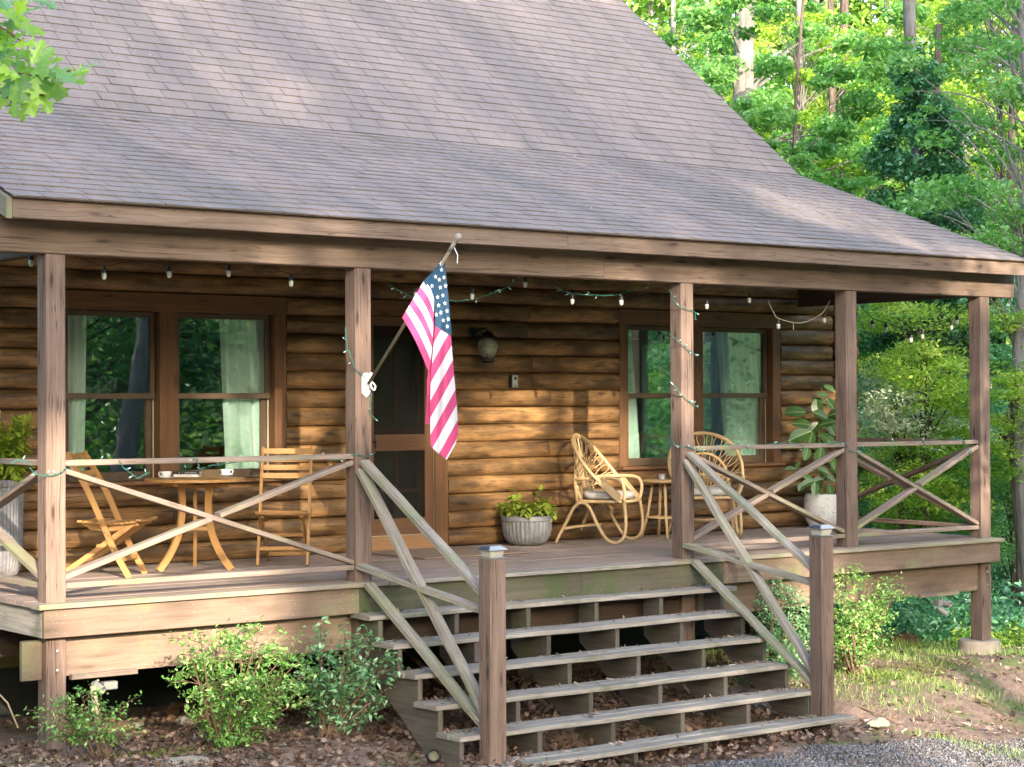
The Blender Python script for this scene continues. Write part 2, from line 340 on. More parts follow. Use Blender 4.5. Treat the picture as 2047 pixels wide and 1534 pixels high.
# ---- logs
def logprof(a=1.0): return [(0.0, 0.0), (0.040*a, 0.003), (0.062*a, 0.018), (0.073*a, 0.046), (0.077*a, 0.082), (0.074*a, 0.118), (0.062*a, 0.145), (0.038*a, 0.159), (0.0, 0.162)]
def log_run(mb, x0, x1, k, tail=0.0):
    z = k*LH; t = RND.random(); n = max(2, int((x1-x0)/0.22)); o = RND.random()*40; L = []; nm = 9
    for i in range(n+1):
        x = x0+(x1-x0)*i/n
        a = 1+0.26*mnoise.noise((x*0.55, k*3.1, 0)); dz = 0.013*mnoise.noise((x*0.8, k*1.7, 5.0)); ds = 0.006*mnoise.noise((x*3.0, k*2.2, 9.0))
        sh = 1.0
        if i in (0, n): sh = 0.86
        pr = []
        for j, (d, h) in enumerate(logprof(a)):
            lump = 0.005*mnoise.noise((x*2.4, k*7.3+j*0.5, 2.0))
            pr.append((x+(0.012 if i == 0 else -0.012 if i == n else 0)*(1 if j in (0, 8) else 0), WY+0.036-(d*sh+lump+ds), z+(h-.08)*(0.97+0.03*sh)+.08+dz*(1 if 0 < j < 8 else 0)))
        L.append(pr)
    vs = [p for pr in L for p in pr]; fs = []; uv = []
    for i in range(n):
        for j in range(nm-1):
            fs.append([i*nm+j, i*nm+j+1, (i+1)*nm+j+1, (i+1)*nm+j][::-1]); xa = x0+(x1-x0)*i/n; xb = x0+(x1-x0)*(i+1)/n
            uv.append([(xa, j*.025), (xa, (j+1)*.025), (xb, (j+1)*.025), (xb, j*.025)][::-1])
    mb.add(vs, fs, uv, 0, t)
    for i, r in ((0, 1), (n, 0)):
        q = [i*nm+j for j in range(nm)]; mb.add([vs[a] for a in q], [list(range(nm))[::1 if r else -1]], None, 1, t)
# openings: (x0, x1, row0, row1)
OPEN = [(1.17, 3.365, 4, 13), (4.07, 5.105, 0, 13), (7.215, 9.475, 4, 13)]
lw = MB()
for k in range(0, 18):
    xs = [-0.55]
    for (a, b, r0, r1) in OPEN:
        if r0 <= k <= r1: xs += [a-0.006, b+0.006]
    xs.append(10.68 if k % 2 == 0 else 10.275)
    for i in range(0, len(xs), 2):
        a, b = xs[i], xs[i+1]
        if b-a > 1.9 and RND.random() < .45: m = a+(b-a)*(0.35+0.3*RND.random()); log_run(lw, a, m-.002, k); log_run(lw, m+.002, b, k)
        else: log_run(lw, a, b, k)
lw.box(-0.5, 1.165, WY+0.035, WY+0.16, 0, 2.93, mi=2); lw.box(3.37, 4.065, WY+0.035, WY+0.16, 0, 2.93, mi=2); lw.box(5.11, 7.21, WY+0.035, WY+0.16, 0, 2.93, mi=2); lw.box(9.48, 10.30, WY+0.035, WY+0.16, 0, 2.93, mi=2)
lw.box(1.165, 3.37, WY+0.036, WY+0.16, 0, 0.63, mi=2); lw.box(7.21, 9.48, WY+0.036, WY+0.16, 0, 0.63, mi=2)
lw.box(1.165, 3.37, WY+0.036, WY+0.16, 2.29, 2.93, mi=2); lw.box(4.065, 5.11, WY+0.036, WY+0.16, 2.29, 2.93, mi=2); lw.box(7.21, 9.48, WY+0.036, WY+0.16, 2.29, 2.93, mi=2)
part('log_wall', lw, [M['log'], M['logend'], M['dark']], cabin, smooth=True, auto=50)
sw = MB()                              # right gable wall with its log tails
def rlog(mb, x, y0, y1, z, r=0.08, t=None):
    n = 14; prof = [(r*math.cos(2*math.pi*i/n), r*math.sin(2*math.pi*i/n)) for i in range(n)]
    pts = []; fr = []
    for i, (yy, s_) in enumerate([(y0, .72), (y0+.015, .93), (y0+.05, 1), (y1, 1)]):
        pts.append(V(x, yy, z)); fr.append((V(s_, 0, 0), V(0, 0, s_)))
    mb.sweep(pts, fr, prof[::-1], 0, t)
for k in range(0, 16):
    z = k*LH+LH*.5
    if k % 2 == 1: rlog(sw, 10.42+RND.uniform(-.012, .012), 2.31+RND.uniform(-.03, .03), 2.62, z, 0.082)
    else:
        n = 14; prof = [(0.082*math.cos(2*math.pi*i/n), 0.082*math.sin(2*math.pi*i/n)) for i in range(n)]; e = 10.64+RND.uniform(-.03, .04)
        sw.sweep([V(x, 2.53, z) for x in (10.28, e-.05, e-.015, e)], [(V(0, s_, 0), V(0, 0, s_)) for s_ in (1, 1, .93, .7)], prof, 0)
for k in range(0, 16):
    z0 = k*LH
    for (a, b) in ([(2.62, 4.35), (5.80, 7.9)] if 4 <= k <= 12 else [(2.62, 7.9)]):
        sw.box(10.34, 10.46, a, b, z0+.002, z0+LH-.002, ch=0.03)
sw.box(10.30, 10.34, 2.56, 4.35, 0, 2.9, mi=1); sw.box(10.30, 10.34, 5.80, 8, 0, 2.9, mi=1); sw.box(10.30, 10.34, 4.35, 5.80, 0, .65, mi=1); sw.box(10.30, 10.34, 4.35, 5.80, 2.12, 2.9, mi=1)
sw.prism([(2.6, 2.9), (12.4, 2.9), (7.6, 7.45), (2.9, 3.7)], 10.06, 10.12, 'yz', 0)
part('gable_wall', sw, [M['log'], M['dark']], cabin, smooth=True, auto=40)
# ---- interior shell
it = MB()
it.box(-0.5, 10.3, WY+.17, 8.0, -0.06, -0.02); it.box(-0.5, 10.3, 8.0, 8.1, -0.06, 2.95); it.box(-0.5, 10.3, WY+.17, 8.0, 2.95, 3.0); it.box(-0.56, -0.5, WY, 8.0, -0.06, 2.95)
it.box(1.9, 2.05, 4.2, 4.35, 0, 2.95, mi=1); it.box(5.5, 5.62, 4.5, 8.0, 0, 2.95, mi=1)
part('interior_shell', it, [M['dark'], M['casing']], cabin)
# ---- windows
sillmat = M['casing']
def window(x0, x1, mull, parent, label, zlo=0.60, zt=2.275):
    cs = MB(); yf = WY-0.030
    gl = [(x0+.115, mull[0]), (mull[1], x1-.115)]
    cs.box(x0, x1, yf, WY+.10, zt-.155, zt, tint=.4); cs.box(x0, x0+.115, yf+.003, WY+.10, .70, zt-.157, tint=.5); cs.box(x1-.115, x1, yf+.003, WY+.10, .70, zt-.157, tint=.6)
    cs.box(mull[0], mull[1], yf+.002, WY+.10, .70, zt-.157, tint=.7)
    o = part('window', cs, M['casing'], parent, label)
    s2 = MB(); s2.box(x0-.01, x1+.01, yf-.055, WY+.10, .665, .698, tint=.9); s2.box(x0, x1, yf+.002, WY+.07, .60, .663, tint=.5)
    part('sill', s2, M['casing'], o)
    zm = 1.435
    for (a, b) in gl:
        fr = MB(); yu = WY+.045; yl = WY+.085; st = .042
        fr.box(a+.012, a+.012+st, yu, yu+.035, zm, zt-.16, tint=.5); fr.box(b-.012-st, b-.012, yu, yu+.035, zm, zt-.16, tint=.5)
        fr.box(a+.012+st, b-.012-st, yu+.001, yu+.035, zt-.16-st, zt-.16, tint=.5); fr.box(a+.012, b-.012, yu-.004, yu+.035, zm-.05, zm-.001, tint=.5)
        part('upper_sash', fr, M['sash'], o)
        fr = MB(); fr.box(a+.022, a+.022+st+.012, yl, yl+.035, .70, zm-.052, tint=.5); fr.box(b-.022-st-.012, b-.022, yl, yl+.035, .70, zm-.052, tint=.5)
        fr.box(a+.022+st+.012, b-.022-st-.012, yl+.001, yl+.035, .70, .775, tint=.5)
        part('lower_sash', fr, M['sash'], o)
        part('track', MB().box(b-.018, b-.004, yu+.036, yl-.002, .70, zm-.052), M['track'], o); part('track', MB().box(a+.004, a+.018, yu+.036, yl-.002, .70, zm-.052), M['track'], o)
        for (zz0, zz1, yy) in ((zm-.001, zt-.16-st, yu+.018), (.775, zm-.05, yl+.018)):
            g = MB(); g.box(a+.012+st-.008, b-.012-st+.008, yy, yy+.005, zz0, zz1, ch=0.0004); part('pane', g, M['pane'], o)
    return o
window(1.17, 3.365, (2.135, 2.300), cabin, 'double sash window left of the screen door')
window(7.215, 9.475, (8.185, 8.350), cabin, 'double sash window behind the rattan chairs')
wf = MB(); wf.box(10.27, 10.34, 4.35, 4.43, .65, 2.12); wf.box(10.24, 10.34, 5.62, 5.80, .65, 2.12); wf.box(10.27, 10.34, 4.43, 5.62, .65, .72); wf.box(10.27, 10.34, 4.43, 5.62, 2.05, 2.12); wf.box(10.28, 10.33, 4.43, 5.62, 1.39, 1.43)
part('side_window', wf, M['track'], cabin)
# ---- door
dc = MB(); dc.box(4.07, 4.20, WY-.035, WY+.10, .0, 2.14); dc.box(4.955, 5.10, WY-.035, WY+.10, .0, 2.14); dc.box(4.07, 5.10, WY-.037, WY+.10, 2.142, 2.28); dc.box(4.20, 4.955, WY-.02, WY+.12, .0, .125, mi=1)
dcase = part('door_casing', dc, [M['casing'], M['kick']], cabin)
sd_ = MB(); y0 = WY-.005
sd_.box(4.205, 4.295, y0, y0+.032, .13, 2.135); sd_.box(4.86, 4.95, y0, y0+.032, .13, 2.135); sd_.box(4.295, 4.86, y0+.001, y0+.032, 2.05, 2.135); sd_.box(4.295, 4.86, y0+.001, y0+.032, .905, 1.055); sd_.box(4.295, 4.86, y0+.001, y0+.032, .13, .285)
sdo = part('screen_door', sd_, M['door'], cabin)
g = MB(); g.box(4.29, 4.865, y0+.014, y0+.016, 1.05, 2.055, ch=.0002); g.box(4.29, 4.865, y0+.014, y0+.016, .28, .91, ch=.0002); part('screen_mesh', g, M['screen'], sdo)
g = MB(); g.box(4.28, 4.30, y0-.035, y0-.005, .98, 1.0); g.tube([V(4.29, y0-.03, .93), V(4.29, y0-.045, .99), V(4.29, y0-.03, 1.05)], .008); part('handle', g, M['iron'], sdo)
g = MB(); g.box(4.952, 4.958, y0-.008, y0-.001, .13, 2.135); g.box(4.21, 4.95, y0-.006, y0-.001, .127, .135); part('weatherstrip', g, M['track'], dcase)
idr = MB(); y1 = WY+.105
for xx in (4.21, 4.60, 4.86): idr.box(xx, xx+(.09 if xx != 4.60 else .035), y1, y1+.04, .06, 2.12)
for zz, h in ((.06, .26), (.52, .035), (1.0, .12), (1.93, .19)): idr.box(4.30, 4.86, y1+.002, y1+.038, zz, zz+h)
ido = part('inner_door', idr, M['door'], cabin)
g = MB(); g.box(4.30, 4.86, y1+.018, y1+.022, .3, 1.95, ch=.0003); part('pane', g, M['pane'], ido)
# ---- posts
for i, x in enumerate(PX):
    p = MB(); p.beam(V(x+PWD/2, PWD/2, HB), V(x+PWD/2, PWD/2, -0.001), PWD, PWD, (0, 1, 0), .006, tint=[.75, .5, .6, .45, .4][i])
    part('porch_post', p, M['trim'], cabin)
# ---- beam, eave, side beams
b = MB(); b.box(-0.42, 4.9, -.012, .13, HB+.003, 2.62, ch=.006, tint=.7); b.box(4.903, 10.205, -.012, .13, HB+.003, 2.62, ch=.006, tint=.5)
part('porch_beam', b, M['fascia'], cabin)
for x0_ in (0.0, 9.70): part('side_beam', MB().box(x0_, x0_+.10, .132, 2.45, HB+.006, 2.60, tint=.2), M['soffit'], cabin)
EY = -.22
b = MB(); b.box(-.33, 4.35, EY, EY+.036, 2.560, 2.690, ch=.004, tint=.85); b.box(4.353, 10.13, EY, EY+.036, 2.560, 2.690, ch=.004, tint=.65)
part('eave_board', b, M['fascia'], cabin)
b = MB(); sl1 = 0.3687
b.prism([(EY-.01, 2.555), (EY-.01, 2.69), (2.89, 3.83), (2.89, 3.68)], -.375, -.337, 'yz')
b.prism([(2.89, 3.68), (2.89, 3.83), (7.6, 7.66), (7.6, 7.45)], -.375, -.337, 'yz')
part('rake_board', b, M['nosing'], cabin)
# ---- roof
rf = MB()
def slope(x0, x1, y0, z0, y1, z1, expo, hgt, wav, seed):
    rr = random.Random(seed); L = math.hypot(y1-y0, z1-z0); T = V(0, (y1-y0)/L, (z1-z0)/L); N_ = V(0, -T[2], T[1]); rows = int(L/expo+.5); expo = L/rows
    for i in range(rows):
        x = x0-rr.random()*.3; base = V(0, y0, z0)+T*(i*expo)
        wob = rr.uniform(-.004, .004)
        while x < x1:
            wd = rr.choice([.19, .25, .30, .32, .33]); xa = max(x, x0); xb = min(x+wd-.006, x1)
            if xb-xa > .02:
                ns = max(1, int((xb-xa)/.085)) if wav else 1; t = .38+.24*rr.random(); h0 = hgt*(.75+.5*rr.random()); tp = []; bt = []; up = []
                for j in range(ns+1):
                    xx = xa+(xb-xa)*j/ns
                    h = h0+wav*max(0, mnoise.noise((xx*1.7+seed, i*.77, 1.0))*1.4+.3)+wav*.12*rr.random()
                    s_ = wob+.006*mnoise.noise((xx*1.3, i*1.9, 7.0+seed))-(.002*rr.random() if wav else 0)
                    e = base+T*s_+V(xx, 0, 0); tp.append(e+N_*h); bt.append(e+N_*(h-.0095 if wav and h > .016 else -.001)); up.append(base+T*(expo+.01)+V(xx, 0, 0)+N_*.0015)
                vs = tp+bt+up; m = ns+1; fs = []; uv = []
                for j in range(ns):
                    fs.append([j, j+1, 2*m+j+1, 2*m+j]); fs.append([m+j, m+j+1, j+1, j])
                rf.add(vs, fs, None, 0, t)
            x += wd
XL_, XR_ = -.345, 10.165
BY, BZ = 2.89, 3.853
slope(XL_, XR_, EY-.035, 2.702, BY, BZ-.004, .150, .0085, .0048, 3)
slope(XL_, XR_, BY-.01, BZ-.006, 7.6, 7.70, .141, .011, 0, 5)
rf.prism([(EY-.03, 2.692), (EY-.03, 2.699), (BY, BZ-.006), (7.6, 7.695), (12.6, 3.6), (12.6, 3.5), (7.6, 7.5), (BY+.05, 3.67), (EY+.037, 2.625), (EY+.037, 2.688)], XL_+.01, XR_-.006, 'yz', 1, .3)
rf.prism([(EY-.034, 2.694), (EY-.034, 2.700), (BY, BZ-.004), (7.6, 7.697), (7.6, 7.68), (BY, BZ-.02)], XR_-.004, XR_+.012, 'yz', 2, .5)
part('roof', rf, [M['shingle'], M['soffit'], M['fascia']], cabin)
# ---- deck
dk = MB(); y = .036; DX0, DX1 = -.085, 9.90
while y < 2.50:
    yb = min(y+.137, 2.53); xs = [DX0]; DXr = DX1+.09*y
    j = RND.uniform(2.5, 6.5); xs += [j, DXr] if RND.random() < .8 else [DXr]
    for a, c_ in zip(xs[:-1], xs[1:]): dk.box(a+.0015, c_-.0015, y, yb, -.032, RND.uniform(-.002, .001), ch=.003, tint=RND.uniform(.3, .8))
    y = yb+.005
part('porch_deck', dk, M['deck'], cabin)
b = MB(); b.box(DX0-.012, 2.7, -.105, .032, -.036, -.001, tint=.8); b.box(2.703, 5.6, -.115, .032, -.036, -.003, tint=.35, mi=1); b.box(5.603, DX1+.012, -.105, .032, -.036, -.001, tint=.9)
part('deck_nosing', b, [M['nosing'], M['tread']], cabin)
for x0_, x1_, t_ in ((-.05, 2.45, .6), (6.18, 9.885, .5)):
    b = MB().box(x0_, x1_, -.072, -.034, -.232, -.038, tint=t_, ch=.004)
    for xx in ([.0, .04, .09]+[x0_+.3+.41*k for k in range(10) if x0_+.3+.41*k < x1_-.03]+[x1_-.05]):
        for zz in (-.075, -.13, -.195): b.lathe([(.0045, 0), (.003, .0015)], (xx+RND.uniform(-.01, .01) if xx > x0_ else x0_+.04, -.0715, zz+RND.uniform(-.012, .012)), 6, mi=1, axis=(0, -1, 0))
    part('deck_fascia', b, [M['dfascia'], M['nail']], cabin)
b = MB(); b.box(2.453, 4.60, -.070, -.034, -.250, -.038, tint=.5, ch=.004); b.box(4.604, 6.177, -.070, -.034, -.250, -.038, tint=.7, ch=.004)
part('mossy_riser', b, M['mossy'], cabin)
b = MB(); b.box(-.052, -.014, -.030, 2.50, -.232, -.038, tint=.9, ch=.004)
part('side_fascia', b, M['tread'], cabin, 'grey weathered side board')
b = MB(); b.box(9.85, 9.886, -.030, 2.50, -.232, -.038, tint=.4)
for yy in (.5, 1.0, 1.5, 2.0, 2.4): b.box(0, 9.84, yy, yy+.04, -.225, -.036)
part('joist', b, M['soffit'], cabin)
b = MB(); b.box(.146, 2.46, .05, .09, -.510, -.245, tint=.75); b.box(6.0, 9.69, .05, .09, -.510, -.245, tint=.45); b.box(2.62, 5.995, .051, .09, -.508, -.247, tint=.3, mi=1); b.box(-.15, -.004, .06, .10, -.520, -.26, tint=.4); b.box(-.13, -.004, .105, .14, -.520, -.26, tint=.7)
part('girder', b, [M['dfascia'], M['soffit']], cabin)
for i, x in enumerate(PX):
    zb = -.994 if i == 4 else -1.35
    if i == 3: continue
    p = MB(); p.beam(V(x+PWD/2, PWD/2+.002, -.24), V(x+PWD/2, PWD/2+.002, zb), PWD, PWD, (0, 1, 0), .006, tint=[.8, .3, .3, .3, .5][i])
    if i in (0, 4):
        for zz in (-.33, -.46): p.lathe([(0.014, 0), (.012, .006), (.004, .009)], (x+PWD*.55, -.001, zz), 10, mi=1, axis=(0, -1, 0))
    part('support_post', p, [M['trim'], M['nail']], cabin)
b = MB(); b.box(7.83, 7.97, 1.3, 1.44, -1.3, -.24); b.box(5.0, 5.14, 1.3, 1.44, -1.3, -.24); b.box(3.1, 3.24, 1.3, 1.44, -1.3, -.24)
b.beam(V(3.2, 1.3, -.3), V(4.2, 1.3, -1.1), .04, .14, (0, 1, 0)); b.box(.1, 9.7, 1.25, 1.29, -.5, -.24)
part('rear_support', b, M['soffit'], cabin)
f_ = MB(); f_.box(-.45, 10.2, 2.60, 2.70, -.775, -.04); part('foundation', f_, plain('ochre_parging', (0.16, 0.125, 0.045), 0.9, .4, 5), cabin)
f_ = MB(); f_.box(-.46, 10.21, 2.592, 2.70, -1.9, -.777); part('foundation_coating', f_, plain('tar_coating', (0.018, 0.02, 0.018), 0.6, .4, 5), cabin)
# ---- railings
def rail_bay(p0, p1, name='railing', z=(0.085, 0.123, .918, .957), mat='rail', end=0.0, lab=None, tint=None, hide=False):
    p0 = V(*p0); p1 = V(*p1); d = nrm(p1-p0); o = MB(); zt = (z[2]+z[3])/2; zb = (z[0]+z[1])/2
    o.beam(p0+V(0, 0, zt), p1+V(0, 0, zt), .088, z[3]-z[2], (0, 0, 1), .004, tint=RND.uniform(.5, .9), seg=6, warp=.006)
    r = part(name, o, M[mat], cabin, lab)
    o = MB(); o.beam(p0+V(0, 0, zb), p1+V(0, 0, zb), .088, z[1]-z[0], (0, 0, 1), .004, tint=RND.uniform(.5, .9), seg=6, warp=.006); part('bottom_rail', o, M[mat], r)
    a0 = p0+V(0, 0, z[2]-.03); a1 = p1+V(0, 0, z[1]+.02); c0 = p0+V(0, 0, z[1]+.035); c1 = p1+V(0, 0, z[2]-.025)
    up = np.cross(nrm(a1-a0), np.cross(V(0, 0, 1), d))
    o = MB(); o.beam(a0, a1, .088, .036, (0, 0, 1), .004, tint=RND.uniform(.4, .7), seg=5, warp=.004); part('brace', o, M[mat], r)
    mid = (c0+c1)/2; L = nrm(c1-c0); o = MB(); q = .036
    o.beam(c0, mid-L*q, .090, .037, (0, 0, 1), .004, tint=.8); o.beam(mid+L*q, c1, .090, .037, (0, 0, 1), .004, tint=.8); part('brace', o, M[mat], r)
    return r
rail_bay((.143, .075, 0), (2.473, .075, 0))
rail_bay((5.914, .075, 0), (7.808, .075, 0))
rail_bay((7.951, .075, 0), (9.697, .075, 0))
rail_bay((.06, .143, 0), (.06, 2.46, 0), mat='rail')
rail_bay((9.775, .143, 0), (10.03, 2.46, 0), mat='trim')
# ---- staircase
ZT = [-.038-.191*k for k in range(0, 7)]; YF = [0]+[-.30-.254*(k-1) for k in range(1, 7)]
XLk = [0, 2.395, 2.436, 2.450, 2.455, 2.476, 2.535]; XRk = [0, 6.12, 6.00, 5.99, 5.985, 6.0, 6.20]
st = MB(); SX = [2.487, 3.18, 3.872, 4.566, 5.26, 5.945]
for i, x in enumerate(SX):
    up_ = [(-.075, ZT[1]-.040)]
    for k in range(1, 7):
        up_.append((YF[k]+.025, ZT[k]-.040))
        if k < 6: up_.append((YF[k]+.025, ZT[k+1]-.040))
    bot = [(YF[6]+.025, -1.45), (YF[6]+.30, -1.45), (-.075, -.60)]
    st.prism((up_+bot)[::-1], x, x+.04, 'yz', 0, [.85, .3, .35, .3, .4, .3][i])
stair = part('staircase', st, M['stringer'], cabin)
for k in range(1, 7):
    o = MB(); y0_ = YF[k]; xl, xr = XLk[k], XRk[k]; wb = lambda: RND.uniform(-.004, .004)
    o.beam(V(xl, y0_+.069, ZT[k]-.019+wb()*.5), V(xr, y0_+.069, ZT[k]-.019+wb()*.5), .136, .036, (0, 0, 1), .004, seg=8, warp=.008, tint=RND.uniform(.4, .8))
    o.beam(V(xl+wb()*3, y0_+.211, ZT[k]-.019+wb()), V(xr+wb()*3, y0_+.211, ZT[k]-.019+wb()), .136, .036, (0, 0, 1), .004, seg=8, warp=.008, tint=RND.uniform(.3, .7))
    part('tread', o, M['tread'], stair)
o = MB(); o.beam(V(2.72, -1.37, .238), V(2.72, -1.37, ZT[6]), .14, .14, (0, 1, 0), .006, tint=.8); part('newel_post', o, M['trim'], stair)
o = MB(); o.beam(V(6.025, -1.37, .250), V(6.025, -1.37, ZT[6]), .14, .14, (0, 1, 0), .006, tint=.35); part('newel_post', o, M['trim'], stair)
def stair_rail(a, b_, name, w_=.088, h_=.038, t=None, roll=0):
    o = MB(); a = V(*a); b_ = V(*b_); d = nrm(b_-a); sd = nrm(np.cross(d, (0, 0, 1))); up = np.cross(sd, d); up = up*math.cos(roll)+sd*math.sin(roll)
    o.beam(a, b_, w_, h_, up, .005, tint=RND.uniform(.4, .8) if t is None else t, seg=7, warp=.010); part(name, o, M['weather'], stair)
for (xa, xb) in ((2.545, 2.715), (5.845, 6.02)):
    stair_rail((xa, -.005, .895), (xb, -1.300, -.020), 'stair_top_rail', .09, .04)
    stair_rail((xa-.03, -.005, .835), (xb, -1.300, -.86), 'stair_brace', .095, .04)
    stair_rail((xa-.04, -.005, .115), (xb, -1.300, -.135), 'stair_brace', .09, .04)
    stair_rail((xa-.03, -.110, -.02), (xb, -1.300, -.945), 'stair_bottom_rail', .095, .04)
# ================================================================ THINGS ON THE PORCH
def rot2(x, y, a): return x*math.cos(a)-y*math.sin(a), x*math.sin(a)+y*math.cos(a)
# ---- folding chairs
def folding_chair(loc, rz, label):
    r = tag(empty('folding_chair', loc, rz), label, 'chair', 'folding teak bistro chairs')
    def stile(x):
        m = MB(); pts = cr([V(x, -.250, 0), V(x, -.135, .20), V(x, -.035, .42), V(x, .095, .70), V(x, .255, .965)], 4)
        fr = []
        for i, p in enumerate(pts):
            d = nrm(pts[min(i+1, len(pts)-1)]-pts[max(i-1, 0)]); fr.append((V(1, 0, 0), np.cross(V(1, 0, 0), d)))
        m.sweep(pts, fr, [(-.011, -.022), (.011, -.022), (.011, .022), (-.011, .022)], 0, .5); part('backrest_stile', m, M['teak'], r)
    stile(-.205); stile(.205)
    for x in (-.170, .170):
        m = MB(); m.beam(V(x, .33, 0), V(x, -.275, .425), .02, .042, (0, 0, 1), .003, tint=.35); part('leg', m, M['teak'], r)
        m = MB(); pl = [(-.30, .425), (-.31, .405), (-.18, .370), (-.05, .355), (.07, .370), (.145, .415), (.14, .43), (.05, .418), (-.08, .418)]
        m.prism(pl, x-.012-.012*np.sign(x), x+.012-.012*np.sign(x), 'yz', 0, .6); part('seat_rail', m, M['teak'], r)
    seat = MB()
    for i in range(11):
        y = -.325+i*.047; z = .437-.018*math.sin(math.pi*i/10)+(.008 if i == 0 else 0)
        n = 8; pts = [V(-.215+.43*k/n, y, z-.012*math.sin(math.pi*k/n)) for k in range(n+1)]
        seat.sweep(pts, [(V(0, 1, 0), V(0, 0, 1))]*(n+1), [(-.020, -.007), (-.020, .006), (-.017, .008), (.017, .008), (.020, .006), (.020, -.007)], 0, RND.uniform(.3, .9))
    part('seat', seat, M['teak'], r)
    for i in range(4):
        z = .735+i*.068; yb = .100+(.255-.100)*(z-.70)/.265; m = MB(); n = 8
        pts = [V(-.218+.436*k/n, yb-.012+.022*math.sin(math.pi*k/n), z-.004*math.sin(math.pi*k/n)) for k in range(n+1)]
        m.sweep(pts, [(V(0, .95, -.3), V(0, .3, .95))]*(n+1), [(-.006, -.023), (-.006, .023), (.006, .023), (.006, -.023)], 0, RND.uniform(.4, .9)); part('back_slat', m, M['teak'], r)
    for (y, z, x) in ((.28, .045, .16), (.02, .225, .16), (-.18, .125, .195)):
        m = MB(); m.box(-x, x, y-.009, y+.009, z, z+.032, tint=.5); part('stretcher', m, M['teak'], r)
    for x in (-.218, .218):
        for (y, z) in ((-.06, .36), (-.135+.02, .215), (.245, .94)): part('bolt', MB().lathe([(.006, 0), (.006, .002), (.003, .004)], (x, y, z), 8, axis=(np.sign(x), 0, 0)), M['steel'], r)
    return r
folding_chair((1.26, 1.70, 0), math.radians(46), 'wooden folding chair turned to the right, half hidden by the corner post')
folding_chair((2.93, 1.80, 0), math.radians(-36), 'wooden folding chair right of the round table, facing the steps')
# ---- bistro table
TC = V(2.10, 1.82, 0); tb = tag(empty('bistro_table', TC), 'round slatted wooden table on three curved legs between two folding chairs', 'table')
m = MB(); Rt = .405; ta = math.radians(-58)
for i in range(-5, 6):
    q = i*.074; h = math.sqrt(max(0.01, Rt*Rt-q*q))
    e = V(math.cos(ta), math.sin(ta), 0); f2 = V(-e[1], e[0], 0); hw = .0345
    pl = []
    h1 = math.sqrt(max(.002, Rt*Rt-(q-hw)**2)); h2 = math.sqrt(max(.002, Rt*Rt-(q+hw)**2))
    vs = [e*-h1+f2*(q-hw), e*h1+f2*(q-hw), e*h+f2*q, e*h2+f2*(q+hw), e*-h2+f2*(q+hw), e*-h+f2*q]
    vv = [v+V(0, 0, .713) for v in vs]+[v+V(0, 0, .735) for v in vs]; L = 2*h
    fs = [[5, 4, 3, 2, 1, 0], [6, 7, 8, 9, 10, 11]]+[[k, (k+1) % 6, 6+(k+1) % 6, 6+k] for k in range(6)]
    uvb = [(0, 0), (L, 0), (L, .03), (L, .07), (0, .07), (0, .03)]
    m.add(vv, fs, [uvb[::-1], uvb]+[[(0, 0), (.07, 0), (.07, .02), (0, .02)]]*6, 0, RND.uniform(.3, .9))
part('tabletop', m, M['teak'], tb)
m = MB(); f2 = V(-math.sin(ta), math.cos(ta), 0); m.beam(-f2*.33+V(0, 0, .697), f2*.33+V(0, 0, .697), .05, .028, tint=.4); m.beam(V(math.cos(ta), math.sin(ta), 0)*-.3+V(0, 0, .68), V(math.cos(ta), math.sin(ta), 0)*.3+V(0, 0, .68), .06, .028, tint=.3)
m.lathe([(.13, .655), (.13, .683)], (0, 0, 0), 6, tint=.4); part('apron', m, M['teak'], tb)
for (fx, fy) in ((1.775, 1.82), (2.258, 2.125), (2.30, 1.51)):
    d = nrm(V(fx-TC[0], fy-TC[1], 0)); m = MB(); pts = cr([d*.13+V(0, 0, .70), d*.12+V(0, 0, .5), d*.15+V(0, 0, .3), d*.23+V(0, 0, .13), d*.33], 5)
    s_ = np.cross(d, V(0, 0, 1)); fr = []
    for i, p in enumerate(pts):
        t_ = nrm(pts[min(i+1, len(pts)-1)]-pts[max(i-1, 0)]); fr.append((s_, np.cross(s_, t_)))
    m.sweep(pts, fr, [(-.014, -.026), (.014, -.026), (.014, .026), (-.014, .026)], 0, .6)
    m.lathe([(.006, 0), (.005, .004)], d*.16+V(0, 0, .67), 8, tint=.1); part('leg', m, M['teak'], tb)
m = MB(); m.beam(V(-.15, 0, .33), V(.10, .10, .33), .02, .03); m.beam(V(-.15, 0, .33), V(.10, -.11, .33), .02, .03); part('stretcher', m, M['teak'], tb)
# ---- cups, saucers, books
def cup(u, v, ha, lab1, lab2):
    q = aty(u, v, 1.8); P = CP+(q-CP)*((.735-CP[2])/(q[2]-CP[2]))
    s_ = tag(MB().lathe([(.022, 0), (.03, .003), (.062, .012), (.066, .015), (.060, .0145), (.03, .007), (0.001, .006)], (0, 0, 0), 28, cap=False).build('saucer', M['white'], smooth=True), lab1, 'saucer', 'white saucers'); s_.location = P+V(0, 0, .0005)
    r = tag(empty('coffee_cup', P+V(0, 0, .0075), ha), lab2, 'cup', 'white coffee cups')
    m = MB(); m.lathe([(0.001, .001), (.022, 0), (.026, .004), (.037, .02), (.041, .045), (.041, .052), (.039, .052), (.037, .03), (.022, .008), (.001, .006)], (0, 0, 0), 28, cap=False); part('cup_body', m, M['white'], r, smooth=True)
    m = MB(); m.tube(cr([V(.038, 0, .045), V(.056, 0, .046), V(.062, 0, .032), V(.052, 0, .016), V(.034, 0, .013)], 5), .0042, 8); part('handle', m, M['white'], r, smooth=True)
RV = math.atan2(-_R[1], -_R[0])
cup(332.5, 957.5, math.atan2(-_R[1], -_R[0]), 'white saucer under the cup nearer the left chair', 'white coffee cup left of the books, its handle to the left')
